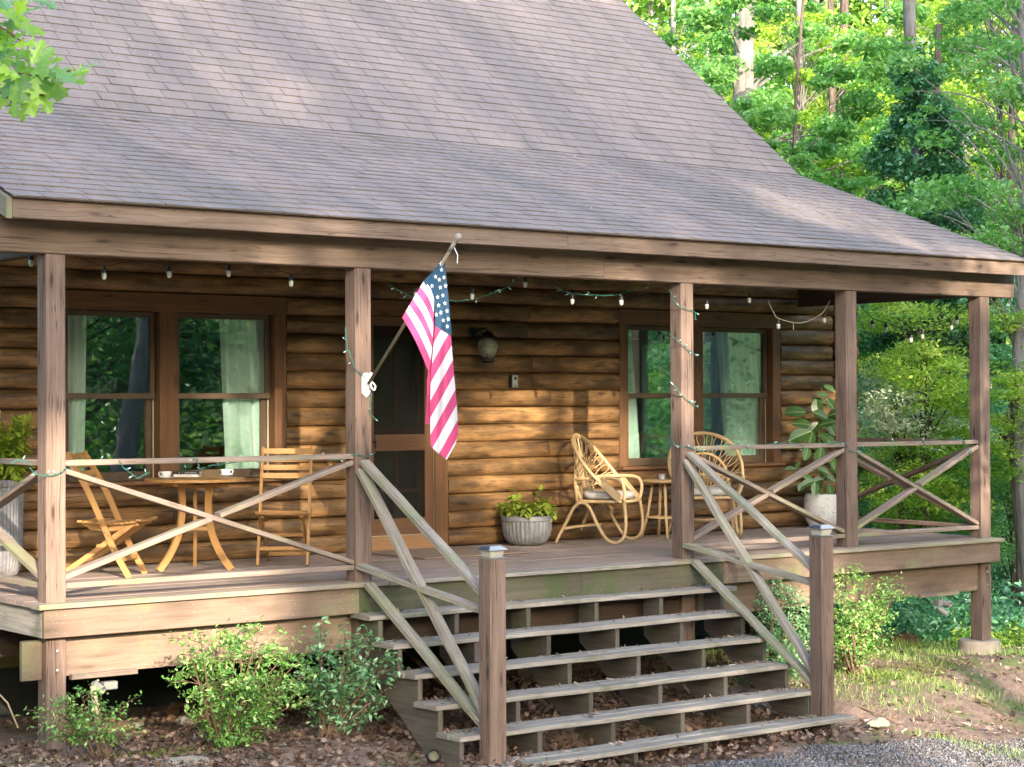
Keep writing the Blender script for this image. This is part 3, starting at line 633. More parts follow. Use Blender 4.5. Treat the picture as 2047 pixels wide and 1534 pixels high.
cup(451, 952.5, math.atan2(_R[1], _R[0]), 'white saucer under the cup nearer the right chair', 'white coffee cup alone at the right side of the table, its handle to the right')
M['black'] = plain('black_cover', (0.012, 0.012, 0.013), 0.4); M['paper'] = plain('white_cover', (0.72, 0.72, 0.70), 0.6)
def book(name, c, a, L, W, z0, h, mat, lab, title=None, tcol=None):
    r = tag(empty(name, V(c[0], c[1], z0), a), lab, 'book'); m = MB()
    m.box(-L/2, L/2, -W/2, W/2, 0, .0025, ch=.0005); m.box(-L/2, L/2, -W/2, W/2, h-.0025, h, ch=.0005); m.box(-L/2, L/2, -W/2, -W/2+.003, .0025, h-.0025, ch=.0005, ax=0)
    part('cover', m, mat, r); m = MB(); m.box(-L/2+.003, L/2-.003, -W/2+.004, W/2-.004, .003, h-.003, ch=.0003); part('pages', m, M['paper'], r)
    if title:
        for txt, x, s in title:
            c_ = bpy.data.curves.new('title', 'FONT'); c_.body = txt; c_.size = s; c_.align_x = 'CENTER'; c_.align_y = 'CENTER'; c_.extrude = .0002
            t = bpy.data.objects.new('title', c_); COL.objects.link(t); bpy.context.view_layer.update()
            me = bpy.data.meshes.new_from_object(t); bpy.data.objects.remove(t); me.materials.clear(); me.materials.append(tcol)
            t = bpy.data.objects.new('title', me); COL.objects.link(t); t.parent = r; t.location = (x, -W/2-.0005, h/2); t.rotation_euler = (math.pi/2, 0, 0)
bc = aty(372, 954, 1.8); bc = CP+(bc-CP)*((.735-CP[2])/(bc[2]-CP[2]))+nrm(V(_F[0], _F[1], 0))*.08
ba = math.atan2(_R[1], _R[0])-.04
book('book', bc, ba, .205, .145, .7355, .021, M['paper'], 'white book lying under the black one on the round table', [('A HISTORY OF EVERYTHING', -.0, .008)], M['black'])
book('book', bc+V(.004, .004, 0), ba+.03, .215, .15, .757, .025, M['black'], 'black book with white spine lettering, on top of the white book', [('THE WHOLE BOOK', .035, .0115), ('28', -.06, .0105), ('I', -.035, .013), ('I', -.088, .013)], M['white'])
# ---- rattan
M['rattan'] = wood('rattan_cane', (0.50, 0.33, 0.16), (0.64, 0.46, 0.25), rough=0.5, knots=0.5, streak=0.3, tint=0.12, stain=0.15, dark=(0.27, 0.15, 0.06), bstr=0.2)
def weavem():
    s = NT('woven_cane'); u = s.obj(); wv = s.n('ShaderNodeTexWave', {'Vector': u, 'Scale': 60.0, 'Distortion': 1.0, 'Detail': 1.0}, wave_type='BANDS', bands_direction='DIAGONAL').outputs[1]
    return s.done(s.bsdf(s.mix(wv, (0.36, 0.24, 0.11), (0.66, 0.50, 0.29)), 0.6, wv, .6, .004))
M['weave'] = weavem()
M['cushion'] = plain('linen_cushion', (0.50, 0.47, 0.44), 0.9, 0.08, 30, bstr=.2)
def rattan_chair(loc, rz, label, clabel):
    r = tag(empty('rattan_chair', loc, rz), label, 'chair', 'rattan hoop chairs')
    T = lambda name, pts, rad, n=8, **k: part(name, MB().tube(pts, rad, n, **k), M['rattan'], r, smooth=True)
    # big back hoop, tilting back from the seat front up over the sitter's head
    hoop = [V(-.245, -.245, .415), V(-.315, -.13, .52), V(-.365, .02, .66), V(-.345, .15, .82), V(-.235, .255, .965), V(0, .30, 1.03), V(.235, .255, .965), V(.345, .15, .82), V(.365, .02, .66), V(.315, -.13, .52), V(.245, -.245, .415)]
    H = cr(hoop, 6); T('back_hoop', H, .0165, 10)
    inner = cr([V(-.235, .175, .42), V(-.25, .215, .56), V(-.215, .235, .70), V(-.12, .245, .795), V(0, .25, .825), V(.12, .245, .795), V(.215, .235, .70), V(.25, .215, .56), V(.235, .175, .42)], 5)
    T('inner_hoop', inner, .013, 8)
    m = MB(); n = 23
    for i in range(n):
        q = inner[int((i+.5)/n*(len(inner)-1))]; b0 = V(q[0]*.38, .165, .41); m.tube([b0, (b0+q)/2+V(0, .012, 0), q], .0042, 5)
    for zz in (.5, .58):
        m.tube(cr([V(-.24*(1 if zz < .55 else 1.02), .195, zz), V(0, .205, zz), V(.24, .195, zz)], 5), .004, 5)
    part('back_spindles', m, M['rattan'], r, smooth=True)
    m = MB(); k = 15
    for i in range(k):
        f = .10+.80*(i+.5)/k; g = .10+.80*(i+.5)/k
        P0 = inner[min(len(inner)-1, int((.06+.88*(i+.5)/k)*(len(inner)-1)))]; Q0 = H[int((.17+.66*i/k)*(len(H)-1))]; Q1 = H[int((.17+.66*(i+1)/k)*(len(H)-1))]
        md = (Q0+Q1)/2; top = P0+(md-P0)*.93; a_ = P0+(Q0-P0)*.68; b_ = P0+(Q1-P0)*.68; s1 = (a_-b_)*.04
        m.tube(cr([P0+s1, a_*.92+(a_+b_)*.04, top+(a_-b_)*.25, top, top-(a_-b_)*.25, b_*.92+(a_+b_)*.04, P0-s1], 4), .0045, 5)
    part('fan_loops', m, M['rattan'], r, smooth=True)
    seat = cr([V(-.25, -.20, .40), V(-.17, -.275, .40), V(0, -.295, .40), V(.17, -.275, .40), V(.25, -.20, .40), V(.265, 0, .40), V(.25, .16, .40), V(.15, .20, .40), V(-.15, .20, .40), V(-.25, .16, .40), V(-.265, 0, .40)], 4, True)
    T('seat_ring', seat, .016, 8, closed=True)
    m = MB(); 
    for i in range(9): x = -.22+i*.055; m.tube([V(x, -.27+.05*abs(x)*2, .395), V(x, .19, .395)], .006, 5)
    part('seat_weave', m, M['weave'], r)
    arm = cr([V(-.262, -.262, .40), V(-.305, -.275, .52), V(-.325, -.235, .605), V(-.325, -.12, .628), V(-.31, .08, .62), V(-.26, .215, .61), V(0, .27, .61), V(.26, .215, .61), V(.31, .08, .62), V(.325, -.12, .628), V(.325, -.235, .605), V(.305, -.275, .52), V(.262, -.262, .40)], 5)
    T('arm_hoop', arm, .0165, 10)
    for sx in (-1, 1):
        leg = cr([V(sx*.335, .40, 0), V(sx*.30, .30, .20), V(sx*.275, .225, .345), V(sx*.27, .15, .385), V(sx*.275, .08, .34), V(sx*.285, .0, .19), V(sx*.29, -.09, .05), V(sx*.295, -.18, .012), V(sx*.295, -.26, .06), V(sx*.29, -.285, .19), V(sx*.268, -.265, .39)], 5)
        T('leg', [p+V(0, 0, .004) for p in leg], .0165, 9)
        T('leg_brace', cr([V(sx*.30, .33, .14), V(sx*.15, .18, .16), V(0, .05, .165)], 4), .012, 8)
        T('back_post', [V(sx*.255, .20, .36), V(sx*.26, .215, .50), V(sx*.262, .225, .62)], .0165, 8)
        m = MB(); a_ = cr([V(sx*.345, -.055, .60), V(sx*.31, -.15, .50), V(sx*.275, -.235, .42)], 4)
        fr = []
        for i, p in enumerate(a_):
            d = nrm(a_[min(i+1, len(a_)-1)]-a_[max(i-1, 0)]); s_ = nrm(np.cross(d, V(sx, 0, .2))); fr.append((s_, np.cross(s_, d)))
        m.sweep(a_, fr, [(-.034, -.010), (.034, -.010), (.040, .0), (.034, .014), (-.034, .014), (-.040, 0)][::1], 0, .5); part('woven_wrap', m, M['weave'], r, smooth=True, auto=60)
    T('stretcher', [V(-.30, .335, .14), V(.30, .335, .14)], .012, 8)
    # cushion
    cu = tag(empty('seat_cushion', V(*loc)+V(0, 0, .4165), rz), clabel, 'cushion', 'grey chair cushions'); m = MB(); N = 36; rows = []
    for (s_, z) in ((.60, .0), (.93, .004), (1.0, .028), (.97, .052), (.80, .068), (.45, .076), (.02, .074)):
        rows.append([V(.245*s_*np.sign(math.cos(a))*abs(math.cos(a))**.75, .235*s_*np.sign(math.sin(a))*abs(math.sin(a))**.75-.035, z+(.012*mnoise.noise((3*s_*math.cos(a), 3*s_*math.sin(a), 1)) if z > .01 else 0)+(.045*max(0, math.sin(a)*s_-.55) if z > .02 else 0)) for a in [2*math.pi*i/N for i in range(N)]])
    vs = [p for r_ in rows for p in r_]; fs = [list(range(N))[::-1]]+[[i*N+j, i*N+(j+1) % N, (i+1)*N+(j+1) % N, (i+1)*N+j] for i in range(len(rows)-1) for j in range(N)]+[[(len(rows)-1)*N+j for j in range(N)]]
    m.add(vs, fs); part('cushion_pad', m, M['cushion'], cu, smooth=True)
    return r
rattan_chair((6.62, 2.02, 0), math.radians(33), 'rattan hoop chair left of the middle window, turned to the right', 'grey seat cushion on the left rattan chair')
rattan_chair((7.86, 1.93, 0), math.radians(-34), 'rattan hoop chair under the right window, behind the stair rail', 'grey seat cushion on the rattan chair behind the stair rail')
rt = tag(empty('rattan_table', (7.46, 2.14, 0)), 'small round rattan side table between the two rattan chairs', 'side table')
m = MB(); m.lathe([(0.001, .545), (.20, .545), (.212, .553), (.215, .562), (.205, .572), (0.001, .572)], (0, 0, 0), 30, cap=False); part('tabletop', m, M['rattan'], rt, smooth=True, auto=40)
for k in range(4):
    a = math.radians(45+90*k+15); m = MB(); m.tube([V(.10*math.cos(a), .10*math.sin(a), .545), V(.15*math.cos(a), .15*math.sin(a), .25), V(.215*math.cos(a), .215*math.sin(a), 0)], .015, 8); part('leg', m, M['rattan'], rt, smooth=True)
m = MB(); m.tube([V(.16*math.cos(a), .16*math.sin(a), .2) for a in [2*math.pi*k/20 for k in range(20)]], .009, 6, closed=True); part('stretcher_ring', m, M['rattan'], rt, smooth=True)
gl_ = tag(MB().lathe([(0.001, 0), (.028, 0), (.032, .01), (.032, .062), (.029, .062), (.028, .012), (0.001, .010)], (7.38, 2.06, .5725), 20, cap=False).build('glass_tumbler', plain('grey_glass', (.35, .36, .37), .1, spec=.8), smooth=True), 'small grey tumbler on the rattan side table', 'tumbler')
# ---- plants in pots
M['galv'] = None
def galv():
    s = NT('zinc_pot'); P = s.obj(); n = s.noise(P, 14, 5, .7); n2 = s.noise(P, 4, 3); c = s.mix(s.ramp(n, .3, .7), (0.12, 0.12, 0.125), (0.22, 0.22, 0.23)); c = s.mix(s.math('MULTIPLY', s.ramp(n2, .5, .7), .4), c, (0.30, 0.27, 0.24))
    return s.done(s.bsdf(c, .55, n, .3, .003, .5, .15))
M['galv'] = galv()
def terrazzo():
    s = NT('speckled_pot'); v = s.n('ShaderNodeTexVoronoi', {'Vector': s.obj(), 'Scale': 62.0}); sz = s.n('ShaderNodeSeparateXYZ', {0: v.outputs[1]}).outputs[0]
    f = s.math('LESS_THAN', v.outputs[0], s.math('MULTIPLY_ADD', sz, .30, .02)); return s.done(s.bsdf(s.mix(f, (0.72, 0.71, 0.70), (0.035, 0.034, 0.035)), .5))
def shaped_leaf(mb, base, d, nrm_, L, W, curl=.12, t=None, mode='oval'):
    d = nrm(d); s = nrm(np.cross(d, nrm_)); n_ = np.cross(s, d); K = 7; vs = []; uv0 = []
    for i in range(K):
        f = i/(K-1); wv = {'oval': math.sin(math.pi*min(1, f*.97+.03))**.62, 'heart': (math.sin(math.pi*(f**.62)))**.75 if f < 1 else 0, 'lance': math.sin(math.pi*(f**.75))**1.1 if f < 1 else 0}[mode]*W/2
        c = base+d*L*f-n_*L*curl*f*f*1.3
        for k in (-1, 0, 1): vs.append(c+s*k*wv+n_*(abs(k)*wv*.28)); uv0.append((f*.2, k*.5*(wv/(W/2)+.001)))
    fs = []; uv = []
    for i in range(K-1):
        for k in (0, 1):
            q = [i*3+k, i*3+k+1, (i+1)*3+k+1, (i+1)*3+k]; fs.append(q); uv.append([uv0[a] for a in q])
    mb.add(vs, fs, uv, 0, t)
M['lime'] = leafm('lime_leaf', [(0.16, 0.25, 0.02), (0.30, 0.42, 0.03), (0.42, 0.52, 0.06)], .3, rib=(0.48, 0.56, 0.14))
M['pothos'] = leafm('basil_leaf', [(0.10, 0.17, 0.02), (0.24, 0.33, 0.03), (0.36, 0.42, 0.06)], .3, rib=(0.38, 0.44, 0.12))
M['rubber_leaf'] = leafm('rubber_plant_leaf', [(0.030, 0.095, 0.022), (0.055, 0.15, 0.035), (0.09, 0.21, 0.06)], .15, .32, .6, rib=(0.30, 0.40, 0.16))
M['stem'] = plain('green_stem', (0.16, 0.20, 0.05), .6)
M['twig'] = plain('brown_twig', (0.17, 0.105, 0.065), .85, .4, 20)
# left tall planter
pl = tag(empty('potted_plant', (.60, 2.20, 0)), 'bushy lime green plant in a tall grey ribbed planter behind the corner post', 'potted plant')
m = MB(); m.lathe([(0.001, 0), (.10, 0), (.125, .015), (.15, .06), (.168, .14), (.172, .30), (.176, .70), (.188, .705), (.190, .755), (.176, .758), (.166, .72), (.001, .70)], (0, 0, 0), 120, cap=False, fl=.006, nf=40); part('planter', m, M['galv'], pl, smooth=True, auto=40)
m = MB(); m.lathe([(0.001, .70), (.165, .715), (.16, .70)], (0, 0, 0), 24, cap=False); part('soil', m, M['soil'], pl)
lf = MB(); stm = MB(); rr = random.Random(5)
for k in range(17):
    a = rr.uniform(0, 2*math.pi); r0 = rr.uniform(.01, .13); hh = rr.uniform(.32, .60) if k else .62; b0 = V(r0*math.cos(a), r0*math.sin(a), .70); tp = b0+V(math.cos(a)*.09, math.sin(a)*.09, hh)
    stm.tube([b0, (b0+tp)/2+V(rr.uniform(-.02, .02), 0, 0), tp], .004, 5)
    for j in range(int(hh/.022)):
        f = (j+2)/(hh/.022+2); p = b0+(tp-b0)*f
        for q in range(3):
            aa = j*1.3+q*2.1+rr.random(); ou = V(math.cos(aa), math.sin(aa), 0); e = ou*.55+V(0, 0, rr.uniform(-.75, .1)+f*.75); L = rr.uniform(.085, .13)*(1.1-.4*f); shaped_leaf(lf, p, e, ou*.8+V(0, 0, .5), L, L*.42, .12, rr.random()*(.5+.5*f), 'lance')
part('foliage', lf, M['lime'], pl); part('stem', stm, M['stem'], pl)
# middle bowl
pl = tag(empty('potted_plant', (5.80, 2.20, 0)), 'low round zinc bowl with yellow green leaves beside the door mat', 'potted plant')
m = MB(); m.lathe([(0.001, 0), (.12, 0), (.16, .015), (.20, .05), (.225, .10), (.235, .16), (.236, .232)], (0, 0, 0), 144, cap=False, fl=.0075, nf=36); m.lathe([(.236, .232), (.243, .235), (.243, .275), (.238, .28), (.230, .275), (.225, .24), (.001, .235)], (0, 0, 0), 60, cap=False); part('bowl', m, M['galv'], pl, smooth=True, auto=45)
m = MB(); m.lathe([(0.001, .24), (.225, .245), (.22, .235)], (0, 0, 0), 24, cap=False); part('soil', m, M['soil'], pl)
lf = MB(); stm = MB(); rr = random.Random(8)
for k in range(34):
    a = rr.uniform(0, 2*math.pi); r0 = .19*math.sqrt(rr.random()); hh = rr.uniform(.06, .20) if k > 1 else .26; b0 = V(r0*math.cos(a), r0*math.sin(a), .24); tp = b0+V(math.cos(a)*.07, math.sin(a)*.07, hh)
    stm.tube([b0, tp], .003, 5)
    for j in range(7):
        f = .35+.65*j/6; p = b0+(tp-b0)*f
        for q in range(2):
            aa = j*1.57+q*math.pi+rr.uniform(-.4, .4); L = rr.uniform(.055, .085); ou = V(math.cos(aa), math.sin(aa), 0); e = ou*.6+V(0, 0, rr.uniform(-.8, .5)); shaped_leaf(lf, p+e*.012, e, ou*.8+V(0, 0, .6), L, L*.80, .15, rr.random(), 'heart')
part('foliage', lf, M['pothos'], pl); part('stem', stm, M['twig'], pl)
# rubber plant
RC = V(9.80, 2.22, 0); pl = tag(empty('potted_plant', RC), 'tall rubber plant with broad dark leaves in a white speckled pot by the corner post', 'potted plant')
m = MB(); m.lathe([(0.001, 0), (.115, 0), (.135, .012), (.165, .07), (.185, .16), (.190, .24), (.182, .315), (.172, .355), (.165, .356), (.172, .31), (.18, .24), (.001, .30)], (0, 0, 0), 48, cap=False); part('pot', m, terrazzo(), pl, smooth=True, auto=50)
m = MB(); m.lathe([(0.001, .325), (.165, .325), (.16, .31)], (0, 0, 0), 24, cap=False); part('soil', m, M['soil'], pl)
lf = MB(); stm = MB(); rr = random.Random(3)
tops = [V(-.10, -.05, 1.12), V(.04, .03, 1.50), V(-.02, -.10, .95)]
for i, t_ in enumerate(tops): stm.tube(cr([V(.02*i-.02, 0, .31), V(t_[0]*.3, t_[1]*.3, .6), V(*t_)], 6), .007, 6)
def wpix(u, v, y): return aty(u, v, y)-RC
LV = [(655, 920, 40, 180), (815, 890, 34, 100), (690, 1085, 42, 200), (785, 1040, 30, 230), (880, 995, 36, 20), (765, 1120, 30, 250), (840, 940, 30, 340), (900, 755, 22, 330), (850, 798, 20, 170), (905, 860, 26, 310), (820, 840, 22, 160), (915, 1040, 28, 300), (885, 1110, 34, 320), (835, 1150, 24, 270), (740, 1210, 26, 250), (830, 1230, 34, 260), (920, 1270, 28, 300), (625, 1315, 18, 180), (680, 1290, 14, 60), (690, 1335, 16, 330), (755, 1385, 24, 150), (820, 1395, 22, 20), (905, 1380, 24, 330), (800, 1455, 24, 265), (905, 1470, 24, 280), (745, 1415, 24, 200), (705, 1440, 20, 230), (860, 1330, 24, 340), (700, 1000, 34, 170), (945, 930, 30, 20), (960, 1130, 30, 350), (950, 1330, 26, 340), (990, 1000, 30, 0), (980, 1220, 28, 330)]
for (cx, cy, L, ang) in LV:
    u = 1400+cx/3.486; v = 560+cy/3.486; y = RC[1]-.08+rr.uniform(-.10, .06); P = wpix(u, v, y); L = L/175*1.05
    a = math.radians(ang); d = _R*math.cos(a)+V(0, 0, 1)*math.sin(a)-_F*rr.uniform(-.1, .5); nn = -_F*1.0+V(0, 0, 1)*.75+_R*rr.uniform(-.35, .35)
    d = nrm(d); b0 = P-d*L*.5; shaped_leaf(lf, b0, d, nn, L, L*.62, .10, rr.random(), 'oval')
    k = min(range(3), key=lambda i: abs(tops[i][0]-b0[0])+abs(tops[i][2]*.5-b0[2]*.5)); zt = max(.36, min(tops[k][2], b0[2]-.06)); f = (zt-.31)/(tops[k][2]-.31)
    stm.tube([V(tops[k][0]*f*.8, tops[k][1]*f*.8, zt), b0], .0032, 5)
part('foliage', lf, M['rubber_leaf'], pl); part('stem', stm, M['stem'], pl)
# ---- door mat
def matm():
    s = NT('coir_mat'); n = s.noise(s.pos(), 120, 3, .8); return s.done(s.bsdf(s.mix(n, (0.16, 0.11, 0.075), (0.36, 0.27, 0.20)), .95, n, .8, .006))
tag(MB().box(4.05, 5.18, 1.36, 2.28, .003, .016, ch=.006).build('door_mat', matm()), 'brown coir mat lying before the screen door', 'mat')
# ---- wall lantern
LC = V(5.435, WY-.21, 1.862); ln = tag(empty('wall_lantern', LC), 'black iron wall lantern with round glass globe, right of the door', 'lantern')
m = MB(); m.lathe([(.055, 0), (.055, .012), (.03, .02)], V(-.06, .15, .135), 20, axis=(0, -1, 0)); m.tube(cr([V(-.06, .14, .135), V(-.05, .06, .165), V(-.02, .0, .175), V(0, 0, .14)], 5), .011, 8); m.tube(cr([V(-.06, .14, .10), V(-.04, .09, .11), V(-.03, .05, .15)], 4), .008, 6); part('bracket', m, M['iron'], ln, smooth=True, auto=50)
m = MB(); m.lathe([(.105, .088), (.102, .098), (.06, .112), (.045, .14), (.018, .152), (.001, .153)], (0, 0, 0), 28); part('cap', m, M['iron'], ln, smooth=True, auto=40)
m = MB(); m.lathe([(.045, -.095), (.062, -.10), (.062, -.118), (.055, -.138), (.070, -.148), (.001, -.149)], (0, 0, 0), 28); part('base', m, M['iron'], ln, smooth=True, auto=40)
m = MB(); m.lathe([(.05, -.096), (.088, -.06), (.103, 0), (.09, .055), (.05, .09)], (0, 0, 0), 32, cap=False); part('globe', m, plain('lantern_glass', (.45, .47, .36), .06, .1, 4, spec=.9, **{'Transmission Weight': .55}), ln, smooth=True)
vd = nrm(V(-.45, -1, .05)); m = MB(); m.lathe([(.070, .072), (.078, .080), (.070, .090)], (0, 0, 0), 28, cap=False, axis=vd); part('lens_ring', m, M['track'], ln, smooth=True)
m = MB(); m.lathe([(.070, .082), (.055, .096), (.028, .104), (.001, .106)], (0, 0, 0), 28, cap=False, axis=vd); part('lens', m, plain('lens_glass', (.55, .62, .45), .05, .1, 4, spec=.9, **{'Transmission Weight': .5}), ln, smooth=True)
m = MB(); m.lathe([(.018, -.05), (.03, -.02), (.03, .03), (.001, .05)], (0, 0, 0), 16); part('bulb', m, M['white'], ln, smooth=True)
m = MB()
for k in range(4): a = math.radians(45+90*k); m.tube(cr([V(.06*math.cos(a), .06*math.sin(a), -.097), V(.108*math.cos(a), .108*math.sin(a), 0), V(.06*math.cos(a), .06*math.sin(a), .095)], 4), .003, 5)
m.tube([V(.108*math.cos(a), .108*math.sin(a), 0) for a in [2*math.pi*k/24 for k in range(24)]], .003, 5, closed=True); part('cage', m, M['iron'], ln)
# ---- lock box
lb = tag(empty('key_lockbox', (5.845, WY-.045, 1.485)), 'small black key lockbox with a grey face on the log wall, below the lantern', 'lockbox')
m = MB(); m.box(-.040, .040, -.045, 0, 0, .128, ch=.008, ax=2); part('case', m, M['black'], lb)
m = MB(); m.box(-.032, .032, -.055, -.045, .004, .118, ch=.01, ax=2); part('cover', m, plain('grey_face', (.42, .46, .43), .4), lb)
m = MB(); m.lathe([(.017, 0), (.017, .004), (.012, .006)], (0, -.056, .088), 18, axis=(0, -1, 0)); m.box(-.02, .02, -.0565, -.055, .014, .022, ch=.0003); part('dial', m, M['sash'], lb)
# ---- solar caps
def solar_cap(loc, label):
    r = tag(empty('post_cap_light', loc), label, 'cap light', 'solar cap lights on the stair posts')
    def sq(prof, mi=0, t=.5, name=None, mat=None, rot=0):
        m = MB(); m.lathe([(a*math.sqrt(2), z) for a, z in prof], (0, 0, 0), 4, cap=True)
        for i in range(len(m.v)): x, y = rot2(m.v[i][0], m.v[i][1], math.pi/4); m.v[i] = (x, y, m.v[i][2])
        return part(name, m, mat, r)
    sq([(.072, 0), (.074, .008), (.068, .012)], name='collar', mat=M['steel'])
    sq([(.050, .012), (.056, .030), (.060, .052), (.066, .060)], name='lens', mat=plain('frosted_lens', (.62, .60, .52), .12, .1, 5, spec=.8, **{'Transmission Weight': .35}))
    sq([(.073, .060), (.082, .066), (.048, .092), (.046, .094)], name='cap', mat=M['capm'])
    m = MB(); m.box(-.040, .040, -.040, .040, .0935, .0955, ch=.0005); part('solar_panel', m, M['solar'], r)
    m = MB(); m.add([V(-.0815, -.070, .0675), V(-.0815, .070, .0675), V(-.052, .042, .0905), V(-.052, -.042, .0905)], [[0, 1, 2, 3]]); 
    for i in range(4): x, y, z = m.v[i]; m.v[i] = (x-.001, y, z+.001)
    part('sky_sheen_facet', m, M['solar'], r)  # left slope coloured with a bluish sky reflection, sharing the panel material
M['capm'] = plain('brushed_cap', (.50, .49, .47), .45, .05, 5, metal=.6); M['solar'] = plain('solar_cell_and_sky_sheen', (.045, .065, .085), .35, .3, 20, spec=.8)
solar_cap((2.72, -1.37, .2385), 'solar cap light on the left stair post'); solar_cap((6.025, -1.37, .2505), 'solar cap light on the right stair post')
# ---- curtains
def curtain(x0, x1, x0b, x1b, label):
    m = MB(); nx = int((x1-x0)/.008); nz = 14; vs = []; y = WY+.155
    for j in range(nz+1):
        f = j/nz; z = 2.18-f*1.55
        for i in range(nx+1):
            g = i/nx; x = (x0+(x1-x0)*g)*(1-f)+(x0b+(x1b-x0b)*g)*f
            vs.append(V(x, y+.028*math.sin(g*(x1-x0)*62+.6*math.sin(f*2)+x0)+.01*math.sin(g*40+f*3), z))
    fs = [[j*(nx+1)+i, j*(nx+1)+i+1, (j+1)*(nx+1)+i+1, (j+1)*(nx+1)+i] for j in range(nz) for i in range(nx)]
    m.add(vs, fs, None, 0, .5); tag(m.build('curtain', M['curtain'], smooth=True), label, 'curtain', 'pale curtains behind the windows')
curtain(1.28, 1.55, 1.28, 1.52, 'pale curtain at the left side of the left window'); curtain(2.80, 3.28, 2.86, 3.40, 'pale curtain at the right side of the left window')
curtain(7.34, 7.50, 7.34, 7.62, 'pale curtain at the left side of the right window'); curtain(8.72, 9.30, 8.85, 9.42, 'pale curtain at the right side of the right window')
# ---- flag
M['fl_blue'] = plain('flag_blue', (0.010, 0.055, 0.115), .7, .1, 40); M['fl_white'] = plain('flag_white', (0.66, 0.66, 0.68), .7, .05, 40)
def stripem():
    s = NT('flag_stripes'); u, v = s.uv(); f = s.math('GREATER_THAN', s.math('FRACT', s.math('MULTIPLY', v, .5)), .5)
    c = s.mix(f, (0.56, 0.065, 0.20), (0.70, 0.70, 0.73)); b = s.bsdf(c, .7); tr = s.n('ShaderNodeBsdfTranslucent', {'Color': c})
    return s.done(s.n('ShaderNodeMixShader', {0: .25, 1: b, 2: tr.outputs[0]}).outputs[0])
M['fl_str'] = stripem()
ptip = V(2.72, -.95, 2.500); pbase = V(2.560, -.045, 1.515)
fg = tag(empty('flag_on_pole', pbase), 'american flag hanging from a slanted wooden pole on the post beside the steps', 'flag')
L_ = lambda p: np.asarray(p)-pbase
m = MB(); m.tube([V(0, .0, -.03), L_(ptip)], [.0125, .0125], 12); part('pole', m, wood('grey_pole', (.20, .16, .10), (.36, .31, .22), knots=.4, streak=.6, moss=.2), fg, smooth=True)
pd = nrm(ptip-pbase); m = MB(); m.lathe([(.0135, -.10), (.016, -.03), (.013, -.005), (.017, .012), (.024, .030), (.024, .045), (.016, .060), (.001, .064)], L_(ptip), 16, axis=pd); part('finial', m, plain('weathered_finial', (.42, .38, .33), .7, .4, 60), fg, smooth=True)
m = MB(); m.tube([L_(ptip)-pd*.05+V(.012, 0, 0), L_(ptip)+V(.018, 0, -.10), L_(ptip)+V(.014, 0, -.16)], .004, 6); part('tie_cord', m, M['fl_white'], fg)
m = MB(); m.prism([(-.035, -.10), (0, -.135), (.035, -.10), (.035, .03), (.012, .05), (-.012, .05), (-.035, .03)], .030, .043, 'xz', tint=.5); m.lathe([(.019, -.045), (.020, .055), (.016, .055)], V(0, 0, 0), 14, axis=pd); m.tube(cr([V(.03, 0, -.02), V(.048, -.02, -.05), V(.03, -.03, -.08), V(.015, -.01, -.05)], 4, True), .006, 6, closed=True); part('bracket', m, M['whitep'], fg, smooth=True, auto=40)
FY = -.80
def fpt(u, v, yo=0.0): return L_(aty(u, v, FY+yo))
def ywave(u, v):  # fold depth of the cloth
    t = (v-515)/400; return (.040*math.sin((u-860)/9.0+t*1.5)+.010*math.sin((u-860)/3.6+t*5))*min(1, t*2)
def grid(rows, mi, uvf, nu=10, yo=0.0, wave=True):
    vs = []; uvs = []; n = len(rows)
    for (uL, vL, uR, vR) in rows:
        for i in range(nu+1):
            f = i/nu; u = uL+(uR-uL)*f; v = vL+(vR-vL)*f; vs.append(fpt(u, v, yo+(ywave(u, v) if wave else 0))); uvs.append((u, v))
    fs = []; uv = []
    for j in range(n-1):
        for i in range(nu):
            q = [j*(nu+1)+i, j*(nu+1)+i+1, (j+1)*(nu+1)+i+1, (j+1)*(nu+1)+i]; fs.append(q); uv.append([uvf(*uvs[a]) for a in q])
    return vs, fs, uv
def interp(tab, v):
    for (a, b), (c_, d) in zip(tab[:-1], tab[1:]):
        if a <= v <= c_: return b+(d-b)*(v-a)/(c_-a)
    return tab[0][1] if v < tab[0][0] else tab[-1][1]
cl = MB()
redge = [(512, 889), (560, 893), (610, 898), (670, 903), (740, 908), (800, 913), (860, 916), (885, 911), (903, 902), (919, 893)]
ledge = [(652, 870), (700, 866), (740, 862), (800, 860), (850, 860), (892, 861), (905, 874), (919, 892)]
canr = lambda u: 652+(u-870)/(903-870)*20
ab = lambda u, v: (0.0, ((.874*((u-680)*5.1125)+.486*((v-560)*5.1125))-1150)/85+1.0+20)
# right panel: stripes below the canton
vv = [float(x) for x in np.linspace(652, 919, 46)]
rows = []
for v in vv:
    l = interp(ledge, v); r_ = interp(redge, v); rows.append((l, max(v, 652), r_, min(919, v+20*(1-(v-652)/267))))
cl.add(*grid(rows, 0, ab), mi=0, tint=.5)
# right canton
rows = [(interp([(512, 887), (540, 878), (575, 869), (652, 870)], v), v, interp(redge, v+20*(v-512)/140), v+20*(v-512)/140) for v in np.linspace(512, 652, 22)]
cl.add(*grid(rows, 0, lambda u, v: (0, 0)), mi=1, tint=.5)
# left canton
rows = [(u0, v0, u1, v1) for (u0, v0, u1, v1) in [(886, 513, 888, 514), (877, 527, 882, 536), (868, 540, 877, 556), (858, 551, 872, 576), (847, 562, 868, 600)]]
cl.add(*grid(rows, 0, lambda u, v: (0, 0), 8, -.012), mi=1, tint=.5)
